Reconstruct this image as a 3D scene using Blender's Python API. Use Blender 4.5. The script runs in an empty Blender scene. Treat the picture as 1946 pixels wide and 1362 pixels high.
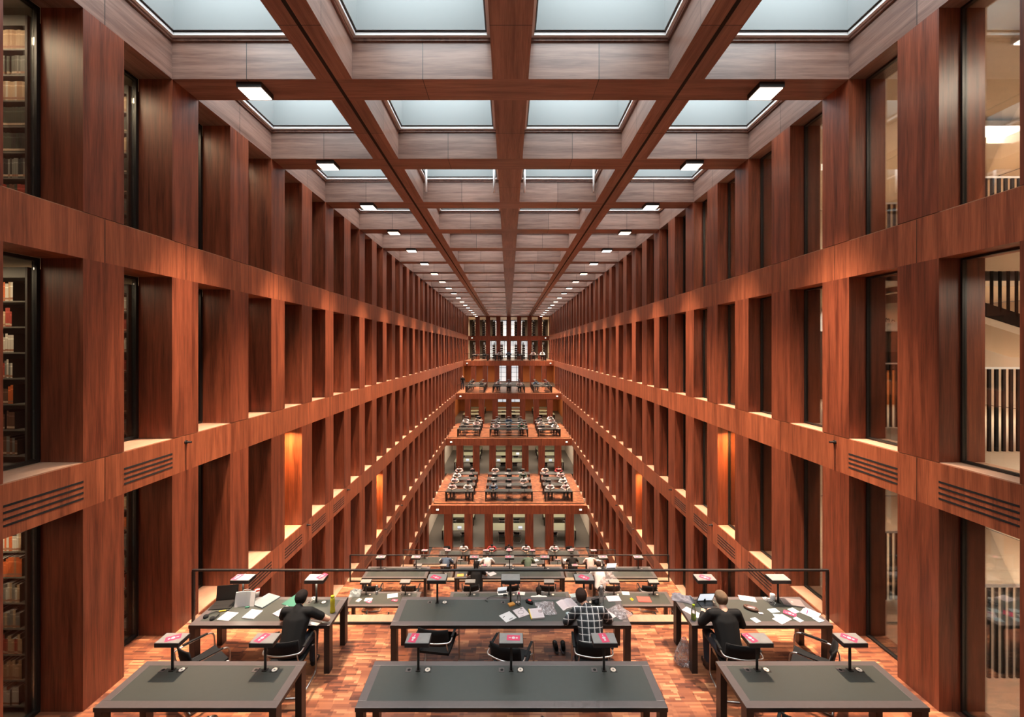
import bpy, bmesh, math, random
from mathutils import Vector, Matrix
random.seed(7)
R = math.radians
PI = math.pi
SC = bpy.context.scene
COL = SC.collection

# ------------------------------------------------------------------ camera, world, exposure
CX, CZ, FPX, VX, VY = -0.0335, 4.882, 800.0, 966.42, 662.47
cam_d = bpy.data.cameras.new('camera')
cam_d.sensor_width = 36.0
cam_d.lens = 36.0 * FPX / 1946.0
cam_d.shift_x = (973 - VX) / 1946.0
cam_d.shift_y = -(681 - VY) / 1946.0
cam_d.clip_start = 0.05
cam_d.clip_end = 300
cam = bpy.data.objects.new('camera', cam_d)
COL.objects.link(cam)
cam.location = (CX, 0, CZ)
cam.rotation_euler = (R(90), 0, 0)
SC.camera = cam

SC.view_settings.view_transform = 'Standard'
SC.view_settings.look = 'None'
SC.view_settings.gamma = 1
SC.view_settings.exposure = 0.10
SC.view_settings.use_curve_mapping = False

SKYLIGHT_E = 10.5      # frosted roof glass
FIX_W = 245.0         # ceiling fixtures
ROOM_W = 140.0
wd = bpy.data.worlds.new('world')
SC.world = wd
wd.use_nodes = True
bg = wd.node_tree.nodes['Background']
bg.inputs[0].default_value = (1.0, 0.80, 0.66, 1)
bg.inputs[1].default_value = 0.16

def area(name, loc, size, power, color=(1, 0.78, 0.58), rot=(0, 0, 0), spread=160, parent=None):
    d = bpy.data.lights.new(name, 'AREA')
    d.shape = 'RECTANGLE'
    d.size, d.size_y = size
    d.energy = power
    d.color = color
    d.spread = R(spread)
    o = bpy.data.objects.new(name, d)
    COL.objects.link(o)
    o.location = loc
    o.rotation_euler = rot
    if parent:
        o.parent = parent
    return o

# ------------------------------------------------------------------ materials
def newmat(name):
    m = bpy.data.materials.new(name)
    m.use_nodes = True
    nt = m.node_tree
    return m, nt, nt.nodes['Principled BSDF']

def N(nt, t, **kw):
    n = nt.nodes.new(t)
    for k, v in kw.items():
        setattr(n, k, v)
    return n

def plain(name, c, rough=0.6, metal=0.0, spec=0.5, var=0.0, emit=None, es=0):
    m, nt, b = newmat(name)
    b.inputs['Base Color'].default_value = (*c, 1)
    b.inputs['Roughness'].default_value = rough
    b.inputs['Metallic'].default_value = metal
    b.inputs['Specular IOR Level'].default_value = spec
    if var:
        tc = N(nt, 'ShaderNodeTexCoord')
        nz = N(nt, 'ShaderNodeTexNoise')
        nz.inputs['Scale'].default_value = 14
        nz.inputs['Detail'].default_value = 5
        nt.links.new(tc.outputs['Object'], nz.inputs['Vector'])
        mx = N(nt, 'ShaderNodeMix', data_type='RGBA')
        mx.inputs[6].default_value = (*[x * (1 - var) for x in c], 1)
        mx.inputs[7].default_value = (*[min(1, x * (1 + var)) for x in c], 1)
        nt.links.new(nz.outputs[0], mx.inputs[0])
        nt.links.new(mx.outputs[2], b.inputs['Base Color'])
    if emit:
        b.inputs['Emission Color'].default_value = (*emit, 1)
        b.inputs['Emission Strength'].default_value = es
    return m

def wood(name, c1, c2, grain='z', rough=0.38, seam=None, seam_off=0.0, period=1.5, panel=True, spec=0.5, objrand=True):
    """Veneer: long grain along one axis, per-panel tone and a thin dark joint between panels (world coordinates)."""
    m, nt, b = newmat(name)
    L = nt.links.new
    geo = N(nt, 'ShaderNodeNewGeometry')
    oi = N(nt, 'ShaderNodeObjectInfo')
    sep = N(nt, 'ShaderNodeSeparateXYZ')
    L(geo.outputs['Position'], sep.inputs[0])
    add = N(nt, 'ShaderNodeVectorMath', operation='ADD')
    L(geo.outputs['Position'], add.inputs[0])
    if objrand:
        cmb = N(nt, 'ShaderNodeCombineXYZ')
        mm = N(nt, 'ShaderNodeMath', operation='MULTIPLY')
        mm.inputs[1].default_value = 37.0
        L(oi.outputs['Random'], mm.inputs[0])
        for i in range(3):
            L(mm.outputs[0], cmb.inputs[i])
        L(cmb.outputs[0], add.inputs[1])
    def noise(scale, lo, detail):
        mp = N(nt, 'ShaderNodeMapping')
        s = {'x': (lo, scale, scale), 'y': (scale, lo, scale), 'z': (scale, scale, lo)}[grain]
        mp.inputs['Scale'].default_value = s
        L(add.outputs[0], mp.inputs['Vector'])
        nz = N(nt, 'ShaderNodeTexNoise')
        nz.inputs['Scale'].default_value = 1.0
        nz.inputs['Detail'].default_value = detail
        nz.inputs['Roughness'].default_value = 0.6
        nz.inputs['Distortion'].default_value = 0.35
        L(mp.outputs[0], nz.inputs['Vector'])
        return nz.outputs[0]
    n1 = noise(9.0, 0.55, 5)
    n2 = noise(90.0, 2.5, 3)
    mixn = N(nt, 'ShaderNodeMix')
    mixn.inputs[0].default_value = 0.35
    L(n1, mixn.inputs[2]); L(n2, mixn.inputs[3])
    ramp = N(nt, 'ShaderNodeMapRange')
    ramp.inputs['From Min'].default_value = 0.37
    ramp.inputs['From Max'].default_value = 0.63
    L(mixn.outputs[0], ramp.inputs['Value'])
    cm = N(nt, 'ShaderNodeMix', data_type='RGBA')
    cm.inputs[6].default_value = (*c1, 1)
    cm.inputs[7].default_value = (*c2, 1)
    L(ramp.outputs[0], cm.inputs[0])
    hsv = N(nt, 'ShaderNodeHueSaturation')
    L(cm.outputs[2], hsv.inputs['Color'])
    # tone per panel / per object
    val = N(nt, 'ShaderNodeMapRange')
    val.inputs['To Min'].default_value = 0.84
    val.inputs['To Max'].default_value = 1.14
    src = oi.outputs['Random']
    if seam:
        ax = {'x': 0, 'y': 1, 'z': 2}[seam]
        sub = N(nt, 'ShaderNodeMath', operation='SUBTRACT'); sub.inputs[1].default_value = seam_off
        L(sep.outputs[ax], sub.inputs[0])
        dv = N(nt, 'ShaderNodeMath', operation='DIVIDE'); dv.inputs[1].default_value = period
        L(sub.outputs[0], dv.inputs[0])
        fl = N(nt, 'ShaderNodeMath', operation='FLOOR'); L(dv.outputs[0], fl.inputs[0])
        ad = N(nt, 'ShaderNodeMath', operation='ADD'); L(fl.outputs[0], ad.inputs[0]); L(oi.outputs['Random'], ad.inputs[1])
        wn = N(nt, 'ShaderNodeTexWhiteNoise', noise_dimensions='1D'); L(ad.outputs[0], wn.inputs['W'])
        src = wn.outputs[0]
        fr = N(nt, 'ShaderNodeMath', operation='FRACT'); L(dv.outputs[0], fr.inputs[0])
        lt = N(nt, 'ShaderNodeMath', operation='LESS_THAN'); lt.inputs[1].default_value = 0.012 / period * 1.0
        L(fr.outputs[0], lt.inputs[0])
        dk = N(nt, 'ShaderNodeMix', data_type='RGBA')
        dk.inputs[7].default_value = (0.012, 0.005, 0.003, 1)
        L(lt.outputs[0], dk.inputs[0]); L(hsv.outputs[0], dk.inputs[6])
        L(dk.outputs[2], b.inputs['Base Color'])
    else:
        L(hsv.outputs[0], b.inputs['Base Color'])
    L(src, val.inputs['Value'])
    if panel:
        L(val.outputs[0], hsv.inputs['Value'])
    b.inputs['Roughness'].default_value = rough
    b.inputs['Specular IOR Level'].default_value = spec
    bp = N(nt, 'ShaderNodeBump')
    bp.inputs['Strength'].default_value = 0.04
    L(n2, bp.inputs['Height'])
    L(bp.outputs[0], b.inputs['Normal'])
    return m

W1, W2 = (0.088, 0.019, 0.0085), (0.275, 0.070, 0.031)
M = {}
M['wood'] = wood('cherry_veneer', W1, W2)
M['wood_band'] = wood('cherry_veneer_band', (0.150, 0.037, 0.016), (0.40, 0.112, 0.048), seam='y', seam_off=5.666 + 0.302, period=1.5)
M['wood_fascia'] = wood('cherry_veneer_fascia', (0.17, 0.040, 0.017), (0.33, 0.088, 0.038), seam='x', seam_off=0.0, period=3.0)
M['wood_beam'] = wood('cherry_veneer_beam', (0.13, 0.066, 0.050), (0.29, 0.170, 0.132), grain='x', seam='x', seam_off=1.5, period=3.0, rough=0.34)  # same cherry veneer; cool skylight sheen put into the paler, greyer colours
M['wood_beam_long'] = wood('cherry_veneer_long_beam', (0.13, 0.066, 0.050), (0.29, 0.170, 0.132), grain='y', seam='y', seam_off=5.966, period=3.0, rough=0.34)  # lengthwise grain, skylight sheen painted into its colours as well
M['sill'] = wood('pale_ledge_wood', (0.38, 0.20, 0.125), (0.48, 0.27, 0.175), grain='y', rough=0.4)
M['black'] = plain('black_steel', (0.012, 0.010, 0.009), 0.4)
M['matte_black'] = plain('black_fabric', (0.0065, 0.0058, 0.006), 0.8, spec=0.25, var=0.2)
M['slot'] = plain('dark_slot', (0.006, 0.004, 0.003), 0.9)
M['table_frame'] = plain('bronze_table_steel', (0.13, 0.102, 0.096), 0.34, metal=0.35, var=0.08)
M['table_leg'] = plain('dark_bronze_leg', (0.030, 0.022, 0.019), 0.4, metal=0.3)
M['lino'] = plain('green_black_linoleum', (0.044, 0.045, 0.038), 0.40, var=0.06)
M['chrome'] = plain('brushed_chrome', (0.55, 0.50, 0.47), 0.3, metal=1.0)
M['white_frame'] = plain('white_lacquer', (0.72, 0.70, 0.70), 0.5)
M['shaft'] = plain('white_light_shaft', (0.205, 0.217, 0.22), 0.8, spec=.2)  # white shaft walls darkened in colour to offset the boosted roof glass
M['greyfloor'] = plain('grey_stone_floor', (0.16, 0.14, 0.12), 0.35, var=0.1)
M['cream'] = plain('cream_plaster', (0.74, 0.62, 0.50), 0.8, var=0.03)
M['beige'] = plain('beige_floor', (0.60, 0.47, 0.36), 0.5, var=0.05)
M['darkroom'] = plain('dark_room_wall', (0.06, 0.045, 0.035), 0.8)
M['olive'] = plain('olive_table_linoleum', (0.30, 0.30, 0.20), 0.4, var=0.05)  # greenish light reflected by the table tops, put into the colour
M['steel_shelf'] = plain('dark_shelf_steel', (0.055, 0.048, 0.042), 0.45, var=0.1)
M['shelf_lip'] = plain('grey_shelf_steel', (0.16, 0.145, 0.125), 0.45)
M['cream_disc'] = plain('cream_plastic', (0.75, 0.62, 0.52), 0.4)
M['lamp_black'] = plain('lamp_black', (0.020, 0.016, 0.015), 0.45)
M['lamp_grey'] = plain('lamp_top_grey', (0.20, 0.18, 0.165), 0.5, var=0.2)
M['paper'] = plain('white_paper', (0.52, 0.47, 0.455), 0.8)
M['pink_paper'] = plain('pinkish_white_paper', (0.52, 0.425, 0.42), 0.8)
M['blue_paper'] = plain('pale_blue_paper', (0.36, 0.43, 0.45), 0.8)
M['crimson'] = plain('crimson_card', (0.52, 0.035, 0.09), 0.5)
M['skin'] = plain('skin', (0.62, 0.33, 0.23), 0.55, var=0.05)
M['hair_dark'] = plain('dark_hair', (0.010, 0.006, 0.005), 0.85, spec=.2, var=0.4)
M['hair_brown'] = plain('brown_hair', (0.032, 0.015, 0.010), 0.85, spec=.2, var=0.4)
M['hair_blond'] = plain('ash_blond_hair', (0.125, 0.076, 0.045), 0.85, spec=.2, var=0.5)
M['denim'] = plain('dark_denim', (0.03, 0.035, 0.05), 0.8, var=0.1)
M['orange_veneer'] = plain('orange_veneer_wall', (0.50, 0.16, 0.045), .45, var=.12)  # veneer walls; their strong warm lighting is put into the bright orange

def emis(name, c, s):
    m, nt, b = newmat(name)
    b.inputs['Base Color'].default_value = (0.8, 0.8, 0.8, 1)
    b.inputs['Emission Color'].default_value = (*c, 1)
    b.inputs['Emission Strength'].default_value = s
    return m
M['sky_glass'] = emis('frosted_roof_glass', (0.88, 0.98, 1.0), SKYLIGHT_E)
M['lamp_on'] = emis('warm_white_diffuser', (1.0, 0.80, 0.66), 6.0)
M['daylight'] = emis('bright_outdoor_daylight', (0.85, 0.93, 1.0), 0.62)
M['signal'] = emis('greenish_white_lamp', (0.85, 1.0, 0.75), 3.0)
M['screen'] = emis('bright_screen', (0.85, 0.92, 1.0), 0.8)

def glassmat(name, refl=0.6, tint=(0.93, 0.95, 0.94), film=0.0):
    m, nt, b = newmat(name)
    L = nt.links.new
    out = nt.nodes['Material Output']
    tr = N(nt, 'ShaderNodeBsdfTransparent'); tr.inputs[0].default_value = (*tint, 1)
    gl = N(nt, 'ShaderNodeBsdfGlossy'); gl.inputs['Roughness'].default_value = 0.02
    fr = N(nt, 'ShaderNodeFresnel'); fr.inputs[0].default_value = 1.45
    mu = N(nt, 'ShaderNodeMath', operation='MULTIPLY'); mu.inputs[1].default_value = refl
    L(fr.outputs[0], mu.inputs[0])
    mx = N(nt, 'ShaderNodeMixShader')
    L(mu.outputs[0], mx.inputs[0]); L(tr.outputs[0], mx.inputs[1]); L(gl.outputs[0], mx.inputs[2])
    if film:
        df = N(nt, 'ShaderNodeBsdfDiffuse'); df.inputs[0].default_value = (0.55, 0.48, 0.47, 1)
        m2 = N(nt, 'ShaderNodeMixShader')
        nz = N(nt, 'ShaderNodeTexNoise'); nz.inputs['Scale'].default_value = 28; nz.inputs['Detail'].default_value = 6
        tcx = N(nt, 'ShaderNodeTexCoord'); L(tcx.outputs['Object'], nz.inputs['Vector'])
        mr = N(nt, 'ShaderNodeMapRange'); mr.inputs['From Min'].default_value = .4; mr.inputs['From Max'].default_value = .62
        mr.inputs['To Min'].default_value = film * .3; mr.inputs['To Max'].default_value = min(1, film * 1.6)
        L(nz.outputs[0], mr.inputs['Value']); L(mr.outputs[0], m2.inputs[0])
        L(mx.outputs[0], m2.inputs[1]); L(df.outputs[0], m2.inputs[2])
        L(m2.outputs[0], out.inputs[0])
    else:
        L(mx.outputs[0], out.inputs[0])
    return m
M['glass'] = glassmat('window_glass', 0.7)
M['rail_glass'] = glassmat('railing_glass', 0.45, (0.95, 0.96, 0.95))
M['bottle_glass'] = glassmat('clear_bottle_plastic', 0.9, (0.80, 0.84, 0.84), 0.12)
M['bag_film'] = glassmat('clear_bag_film', 0.45, (0.92, 0.86, 0.86), 0.26)
M['yellow_bottle'] = plain('yellow_green_plastic', (0.42, 0.36, 0.02), 0.25)
M['green_liquid'] = plain('green_drink', (0.30, 0.42, 0.03), 0.2)

def parquet():
    m, nt, b = newmat('end_grain_parquet')
    L = nt.links.new
    geo = N(nt, 'ShaderNodeNewGeometry')
    sep = N(nt, 'ShaderNodeSeparateXYZ'); L(geo.outputs['Position'], sep.inputs[0])
    def axis(src, d, off=None):
        dv = N(nt, 'ShaderNodeMath', operation='DIVIDE'); dv.inputs[1].default_value = d
        L(src, dv.inputs[0])
        o = dv.outputs[0]
        if off is not None:
            ad = N(nt, 'ShaderNodeMath', operation='ADD'); L(o, ad.inputs[0]); L(off, ad.inputs[1]); o = ad.outputs[0]
        fl = N(nt, 'ShaderNodeMath', operation='FLOOR'); L(o, fl.inputs[0])
        fr = N(nt, 'ShaderNodeMath', operation='FRACT'); L(o, fr.inputs[0])
        return fl.outputs[0], fr.outputs[0]
    ry, fy = axis(sep.outputs[1], 0.030)
    wn0 = N(nt, 'ShaderNodeTexWhiteNoise', noise_dimensions='1D'); L(ry, wn0.inputs['W'])
    rx, fx = axis(sep.outputs[0], 0.22, wn0.outputs[0])
    cb = N(nt, 'ShaderNodeCombineXYZ'); L(rx, cb.inputs[0]); L(ry, cb.inputs[1])
    wn = N(nt, 'ShaderNodeTexWhiteNoise', noise_dimensions='2D'); L(cb.outputs[0], wn.inputs['Vector'])
    # larger blocks
    by, _ = axis(sep.outputs[1], 0.15)
    wb = N(nt, 'ShaderNodeTexWhiteNoise', noise_dimensions='1D'); L(by, wb.inputs['W'])
    bx, _ = axis(sep.outputs[0], 0.22, wb.outputs[0])
    cb2 = N(nt, 'ShaderNodeCombineXYZ'); L(bx, cb2.inputs[0]); L(by, cb2.inputs[1])
    wn2 = N(nt, 'ShaderNodeTexWhiteNoise', noise_dimensions='2D'); L(cb2.outputs[0], wn2.inputs['Vector'])
    mx = N(nt, 'ShaderNodeMix'); mx.inputs[0].default_value = 0.5
    L(wn.outputs[0], mx.inputs[2]); L(wn2.outputs[0], mx.inputs[3])
    rp = N(nt, 'ShaderNodeValToRGB')
    e = rp.color_ramp.elements
    e[0].position = 0.12; e[0].color = (0.085, 0.028, 0.018, 1)
    e[1].position = 0.95; e[1].color = (0.60, 0.27, 0.13, 1)
    k = e.new(0.4); k.color = (0.21, 0.065, 0.032, 1)
    k = e.new(0.7); k.color = (0.36, 0.125, 0.058, 1)
    L(mx.outputs[0], rp.inputs[0])
    L(rp.outputs[0], b.inputs['Base Color'])
    b.inputs['Roughness'].default_value = 0.30
    b.inputs['Specular IOR Level'].default_value = 0.5
    return m
M['parquet'] = parquet()

def plaid():
    m, nt, b = newmat('black_white_plaid_cotton')
    L = nt.links.new
    tc = N(nt, 'ShaderNodeTexCoord')
    mp = N(nt, 'ShaderNodeMapping'); mp.inputs['Rotation'].default_value = (R(25), 0, R(-6))
    L(tc.outputs['Object'], mp.inputs['Vector'])
    sep = N(nt, 'ShaderNodeSeparateXYZ'); L(mp.outputs[0], sep.inputs[0])
    def line(src, per, w, off=0.0):
        a = N(nt, 'ShaderNodeMath', operation='MULTIPLY_ADD'); a.inputs[1].default_value = 1 / per; a.inputs[2].default_value = off + 50
        L(src, a.inputs[0])
        f = N(nt, 'ShaderNodeMath', operation='FRACT'); L(a.outputs[0], f.inputs[0])
        l = N(nt, 'ShaderNodeMath', operation='LESS_THAN'); l.inputs[1].default_value = w; L(f.outputs[0], l.inputs[0])
        return l.outputs[0]
    def mixc(fac, a, c):
        x = N(nt, 'ShaderNodeMix', data_type='RGBA')
        L(fac, x.inputs[0])
        if isinstance(a, tuple): x.inputs[6].default_value = (*a, 1)
        else: L(a, x.inputs[6])
        x.inputs[7].default_value = (*c, 1)
        return x.outputs[2]
    g1 = line(sep.outputs[0], 0.085, 0.45, 0.2)
    g2 = line(sep.outputs[2], 0.085, 0.45, 0.2)
    c = mixc(g1, (0.012, 0.013, 0.016), (0.05, 0.052, 0.058))
    c = mixc(g2, c, (0.035, 0.037, 0.042))
    c = mixc(line(sep.outputs[0], 0.085, 0.12), c, (0.62, 0.58, 0.56))
    c = mixc(line(sep.outputs[2], 0.085, 0.12), c, (0.62, 0.58, 0.56))
    L(c, b.inputs['Base Color'])
    b.inputs['Roughness'].default_value = 0.85
    return m
M['plaid'] = plaid()

def printed(name, c=(0.80, 0.74, 0.72), ink=(0.35, 0.32, 0.32), per=0.013, dens=0.45, marg=0.12):
    """Paper with lines of small print, laid out in the sheet's own coordinates."""
    m, nt, b = newmat(name)
    L = nt.links.new
    tc = N(nt, 'ShaderNodeTexCoord')
    sep = N(nt, 'ShaderNodeSeparateXYZ'); L(tc.outputs['Object'], sep.inputs[0])
    a = N(nt, 'ShaderNodeMath', operation='MULTIPLY'); a.inputs[1].default_value = 1 / per; L(sep.outputs[1], a.inputs[0])
    f = N(nt, 'ShaderNodeMath', operation='FRACT'); L(a.outputs[0], f.inputs[0])
    l = N(nt, 'ShaderNodeMath', operation='LESS_THAN'); l.inputs[1].default_value = dens; L(f.outputs[0], l.inputs[0])
    g = N(nt, 'ShaderNodeSeparateXYZ'); L(tc.outputs['Generated'], g.inputs[0])
    cur = l.outputs[0]
    for i in (0, 1):
        for op, v in (('GREATER_THAN', marg), ('LESS_THAN', 1 - marg)):
            q = N(nt, 'ShaderNodeMath', operation=op); q.inputs[1].default_value = v; L(g.outputs[i], q.inputs[0])
            w = N(nt, 'ShaderNodeMath', operation='MULTIPLY'); L(cur, w.inputs[0]); L(q.outputs[0], w.inputs[1]); cur = w.outputs[0]
    wv = N(nt, 'ShaderNodeTexNoise'); wv.inputs['Scale'].default_value = 120; L(tc.outputs['Object'], wv.inputs['Vector'])
    w = N(nt, 'ShaderNodeMath', operation='MULTIPLY'); L(cur, w.inputs[0]); L(wv.outputs[0], w.inputs[1])
    x = N(nt, 'ShaderNodeMix', data_type='RGBA'); x.inputs[6].default_value = (*c, 1); x.inputs[7].default_value = (*ink, 1)
    L(w.outputs[0], x.inputs[0]); L(x.outputs[2], b.inputs['Base Color'])
    b.inputs['Roughness'].default_value = 0.8
    return m
M['print'] = printed('printed_page', (0.52, 0.47, 0.455), (0.25, 0.22, 0.22))
M['print_pink'] = printed('printed_pink_page', (0.52, 0.425, 0.42), (0.35, 0.24, 0.26))

# ------------------------------------------------------------------ mesh helpers
class MB:
    def __init__(s):
        s.v, s.f, s.fm, s.mi = [], [], [], 0
    def add(s, vs, fs, mat=None):
        o = len(s.v)
        for v in vs:
            s.v.append(tuple(mat @ Vector(v)) if mat is not None else tuple(v))
        for f in fs:
            s.f.append(tuple(i + o for i in f)); s.fm.append(s.mi)
        return s
    def box(s, x0, x1, y0, y1, z0, z1, mat=None):
        vs = [(x0, y0, z0), (x1, y0, z0), (x1, y1, z0), (x0, y1, z0), (x0, y0, z1), (x1, y0, z1), (x1, y1, z1), (x0, y1, z1)]
        fs = [(0, 3, 2, 1), (4, 5, 6, 7), (0, 1, 5, 4), (1, 2, 6, 5), (2, 3, 7, 6), (3, 0, 4, 7)]
        return s.add(vs, fs, mat)
    def cyl(s, p0, p1, r0, r1=None, n=12, caps=True):
        r1 = r0 if r1 is None else r1
        p0, p1 = Vector(p0), Vector(p1)
        d = (p1 - p0).normalized()
        u = d.orthogonal().normalized(); w = d.cross(u)
        vs = []
        for p, r in ((p0, r0), (p1, r1)):
            for i in range(n):
                a = 2 * PI * i / n
                vs.append(p + (u * math.cos(a) + w * math.sin(a)) * r)
        fs = [(i, (i + 1) % n, n + (i + 1) % n, n + i) for i in range(n)]
        if caps:
            fs += [tuple(range(n - 1, -1, -1)), tuple(range(n, 2 * n))]
        return s.add(vs, fs)
    def tube(s, pts, r, n=8):
        pts = [Vector(p) for p in pts]
        vs, fs = [], []
        pu = None
        for k, p in enumerate(pts):
            if k == 0: d = pts[1] - p
            elif k == len(pts) - 1: d = p - pts[-2]
            else: d = (pts[k + 1] - p).normalized() + (p - pts[k - 1]).normalized()
            d.normalize()
            if pu is None: u = d.orthogonal().normalized()
            else:
                u = pu - d * pu.dot(d)
                u = u.normalized() if u.length > 1e-6 else d.orthogonal().normalized()
            pu = u
            w = d.cross(u)
            for i in range(n):
                a = 2 * PI * i / n
                vs.append(p + (u * math.cos(a) + w * math.sin(a)) * r)
        for k in range(len(pts) - 1):
            for i in range(n):
                fs.append((k * n + i, k * n + (i + 1) % n, (k + 1) * n + (i + 1) % n, (k + 1) * n + i))
        fs += [tuple(range(n - 1, -1, -1)), tuple((len(pts) - 1) * n + i for i in range(n))]
        return s.add(vs, fs)
    def lathe(s, prof, c=(0, 0, 0), n=20):
        vs, fs = [], []
        for r, z in prof:
            for i in range(n):
                a = 2 * PI * i / n
                vs.append((c[0] + r * math.cos(a), c[1] + r * math.sin(a), c[2] + z))
        for k in range(len(prof) - 1):
            for i in range(n):
                fs.append((k * n + i, k * n + (i + 1) % n, (k + 1) * n + (i + 1) % n, (k + 1) * n + i))
        fs += [tuple(range(n - 1, -1, -1)), tuple((len(prof) - 1) * n + i for i in range(n))]
        return s.add(vs, fs)
    def grid(s, fn, nu, nv, thick=0.0):
        """fn(u,v) -> point, u,v in 0..1; optional thickness downwards along -z"""
        vs = [Vector(fn(i / nu, j / nv)) for j in range(nv + 1) for i in range(nu + 1)]
        st = nu + 1
        fs = [(j * st + i, j * st + i + 1, (j + 1) * st + i + 1, (j + 1) * st + i) for j in range(nv) for i in range(nu)]
        if thick:
            n = len(vs)
            vs2 = [v - Vector((0, 0, thick)) for v in vs]
            fs2 = [tuple(reversed([i + n for i in f])) for f in fs]
            edge = [i for i in range(st)] + [j * st + nu for j in range(1, nv + 1)] + [nv * st + i for i in range(nu - 1, -1, -1)] + [j * st for j in range(nv - 1, 0, -1)]
            fe = [(edge[(k + 1) % len(edge)], edge[k], edge[k] + n, edge[(k + 1) % len(edge)] + n) for k in range(len(edge))]
            vs = vs + vs2; fs = fs + fs2 + fe
        return s.add(vs, fs)
    def mesh(s, name, mats, smooth=False):
        me = bpy.data.meshes.new(name)
        me.from_pydata(s.v, [], s.f)
        if not isinstance(mats, (list, tuple)): mats = [mats]
        for m in mats: me.materials.append(m)
        for p, mi in zip(me.polygons, s.fm):
            p.material_index = mi
            p.use_smooth = smooth
        me.update()
        return me
    def build(s, name, mats, parent=None, loc=(0, 0, 0), rz=0, smooth=False, bevel=0, label=None):
        o = bpy.data.objects.new(name, s.mesh(name, mats, smooth))
        COL.objects.link(o)
        o.location = loc; o.rotation_euler = (0, 0, rz)
        if parent: o.parent = parent
        if bevel:
            b = o.modifiers.new('bevel', 'BEVEL'); b.width = bevel; b.segments = 2; b.limit_method = 'ANGLE'
        if label: o['label'] = label
        return o

def tag(o, label, cat, group=None):
    o['label'] = label; o['category'] = cat
    if group: o['group'] = group
    return o
def empty(name, loc=(0, 0, 0), rz=0, parent=None):
    o = bpy.data.objects.new(name, None); COL.objects.link(o)
    o.location = loc; o.rotation_euler = (0, 0, rz); o.empty_display_size = 0.1
    if parent: o.parent = parent
    return o
def struct(o, label=None):
    o['kind'] = 'structure'
    if label: o['label'] = label
    return o
def copy_tree(o, parent=None):
    c = o.copy(); COL.objects.link(c)
    c.parent = parent
    for ch in KIDS.get(o.name, [x for x in bpy.data.objects if x.parent == o]):
        copy_tree(ch, c)
    return c
KIDS = {}
def reg(o):
    """remember children once so that copying stays fast"""
    bpy.context.view_layer.update()
    for x in [o] + list(o.children_recursive):
        KIDS[x.name] = list(x.children)
    return o
def hide_proto(): pass
ORD = ['', 'first', 'second', 'third', 'fourth', 'fifth', 'sixth', 'seventh', 'eighth', 'ninth', 'tenth', 'eleventh', 'twelfth',
       'thirteenth', 'fourteenth', 'fifteenth', 'sixteenth', 'seventeenth', 'eighteenth', 'nineteenth', 'twentieth']

def at(px, py, z):
    """the point of a horizontal plane at height z seen at a pixel of the photograph"""
    Y = FPX * (CZ - z) / (py - VY)
    return Vector((CX + (px - VX) * Y / FPX, Y, z))

# ------------------------------------------------------------------ layout numbers
HW = 5.76             # half width of the hall
P0, PP, PW = 5.666, 1.5, 0.604   # first pilaster, pitch, width along the hall
DL, DR = 0.57, 0.62   # reveal depth left / right
LV = [('F', -10.05), ('E', -6.70), ('D', -3.34), ('C', 0.0), ('B', 3.355), ('A', 6.73), ('T', 10.10)]
ZT = dict(LV)         # top of the band = floor of the storey
BH = 0.63
YEND = 60.6
FAS = {'E': 31.12, 'D': 38.5, 'C': 46.0, 'B': 53.35, 'A': 60.6, 'T': 60.6}   # face of each opposite fascia (its top = that floor)
NEAR = {'F': 22.6, 'E': 15.13, 'D': 7.73, 'C': -1.0, 'B': -1.0, 'A': -1.0}      # where each storey's wall begins
NEXT = {'F': 'E', 'E': 'D', 'D': 'C', 'C': 'B', 'B': 'A', 'A': 'T'}
STN = {'F': 'bottom', 'E': 'fifth', 'D': 'fourth', 'C': 'third', 'B': 'second', 'A': 'topmost'}

# ------------------------------------------------------------------ side walls
pil_mesh = {}
def pil(side, h, depth):
    key = (side, round(h, 3))
    if key not in pil_mesh:
        s = 1 if side == 'right' else -1
        m = MB()
        x0, x1 = sorted((s * 0.0, s * depth))
        m.box(x0, x1, 0, PW, 0, h)
        me = m.mesh('pilaster', M['wood'])
        pil_mesh[key] = me
    return pil_mesh[key]

frame_mesh = {}
def win(side, h):
    key = (side, round(h, 3))
    if key not in frame_mesh:
        s = 1 if side == 'right' else -1
        d0, d1 = (0.285, 0.345) if side == 'right' else (0.575, 0.64)
        g = PP - PW
        w = 0.028 if side == 'right' else 0.045
        if side == 'right': e = 0.004
        else: e = 0.004
        m = MB()
        def bx(y0, y1, z0, z1):
            x0, x1 = sorted((s * d0, s * d1)); m.box(x0, x1, y0, y1, z0, z1)
        bx(e, w, e, h - e); bx(g - w, g - e, e, h - e)
        bx(w, g - w, e, w + e); bx(w, g - w, h - w - e, h - e)
        gm = MB()
        xg = s * (d0 + d1) / 2
        gm.box(min(xg, xg + s * 0.008), max(xg, xg + s * 0.008), w, g - w, w, h - w)
        frame_mesh[key] = (m.mesh('window_frame', M['black']), gm.mesh('window_pane', M['glass']))
    return frame_mesh[key]

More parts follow.
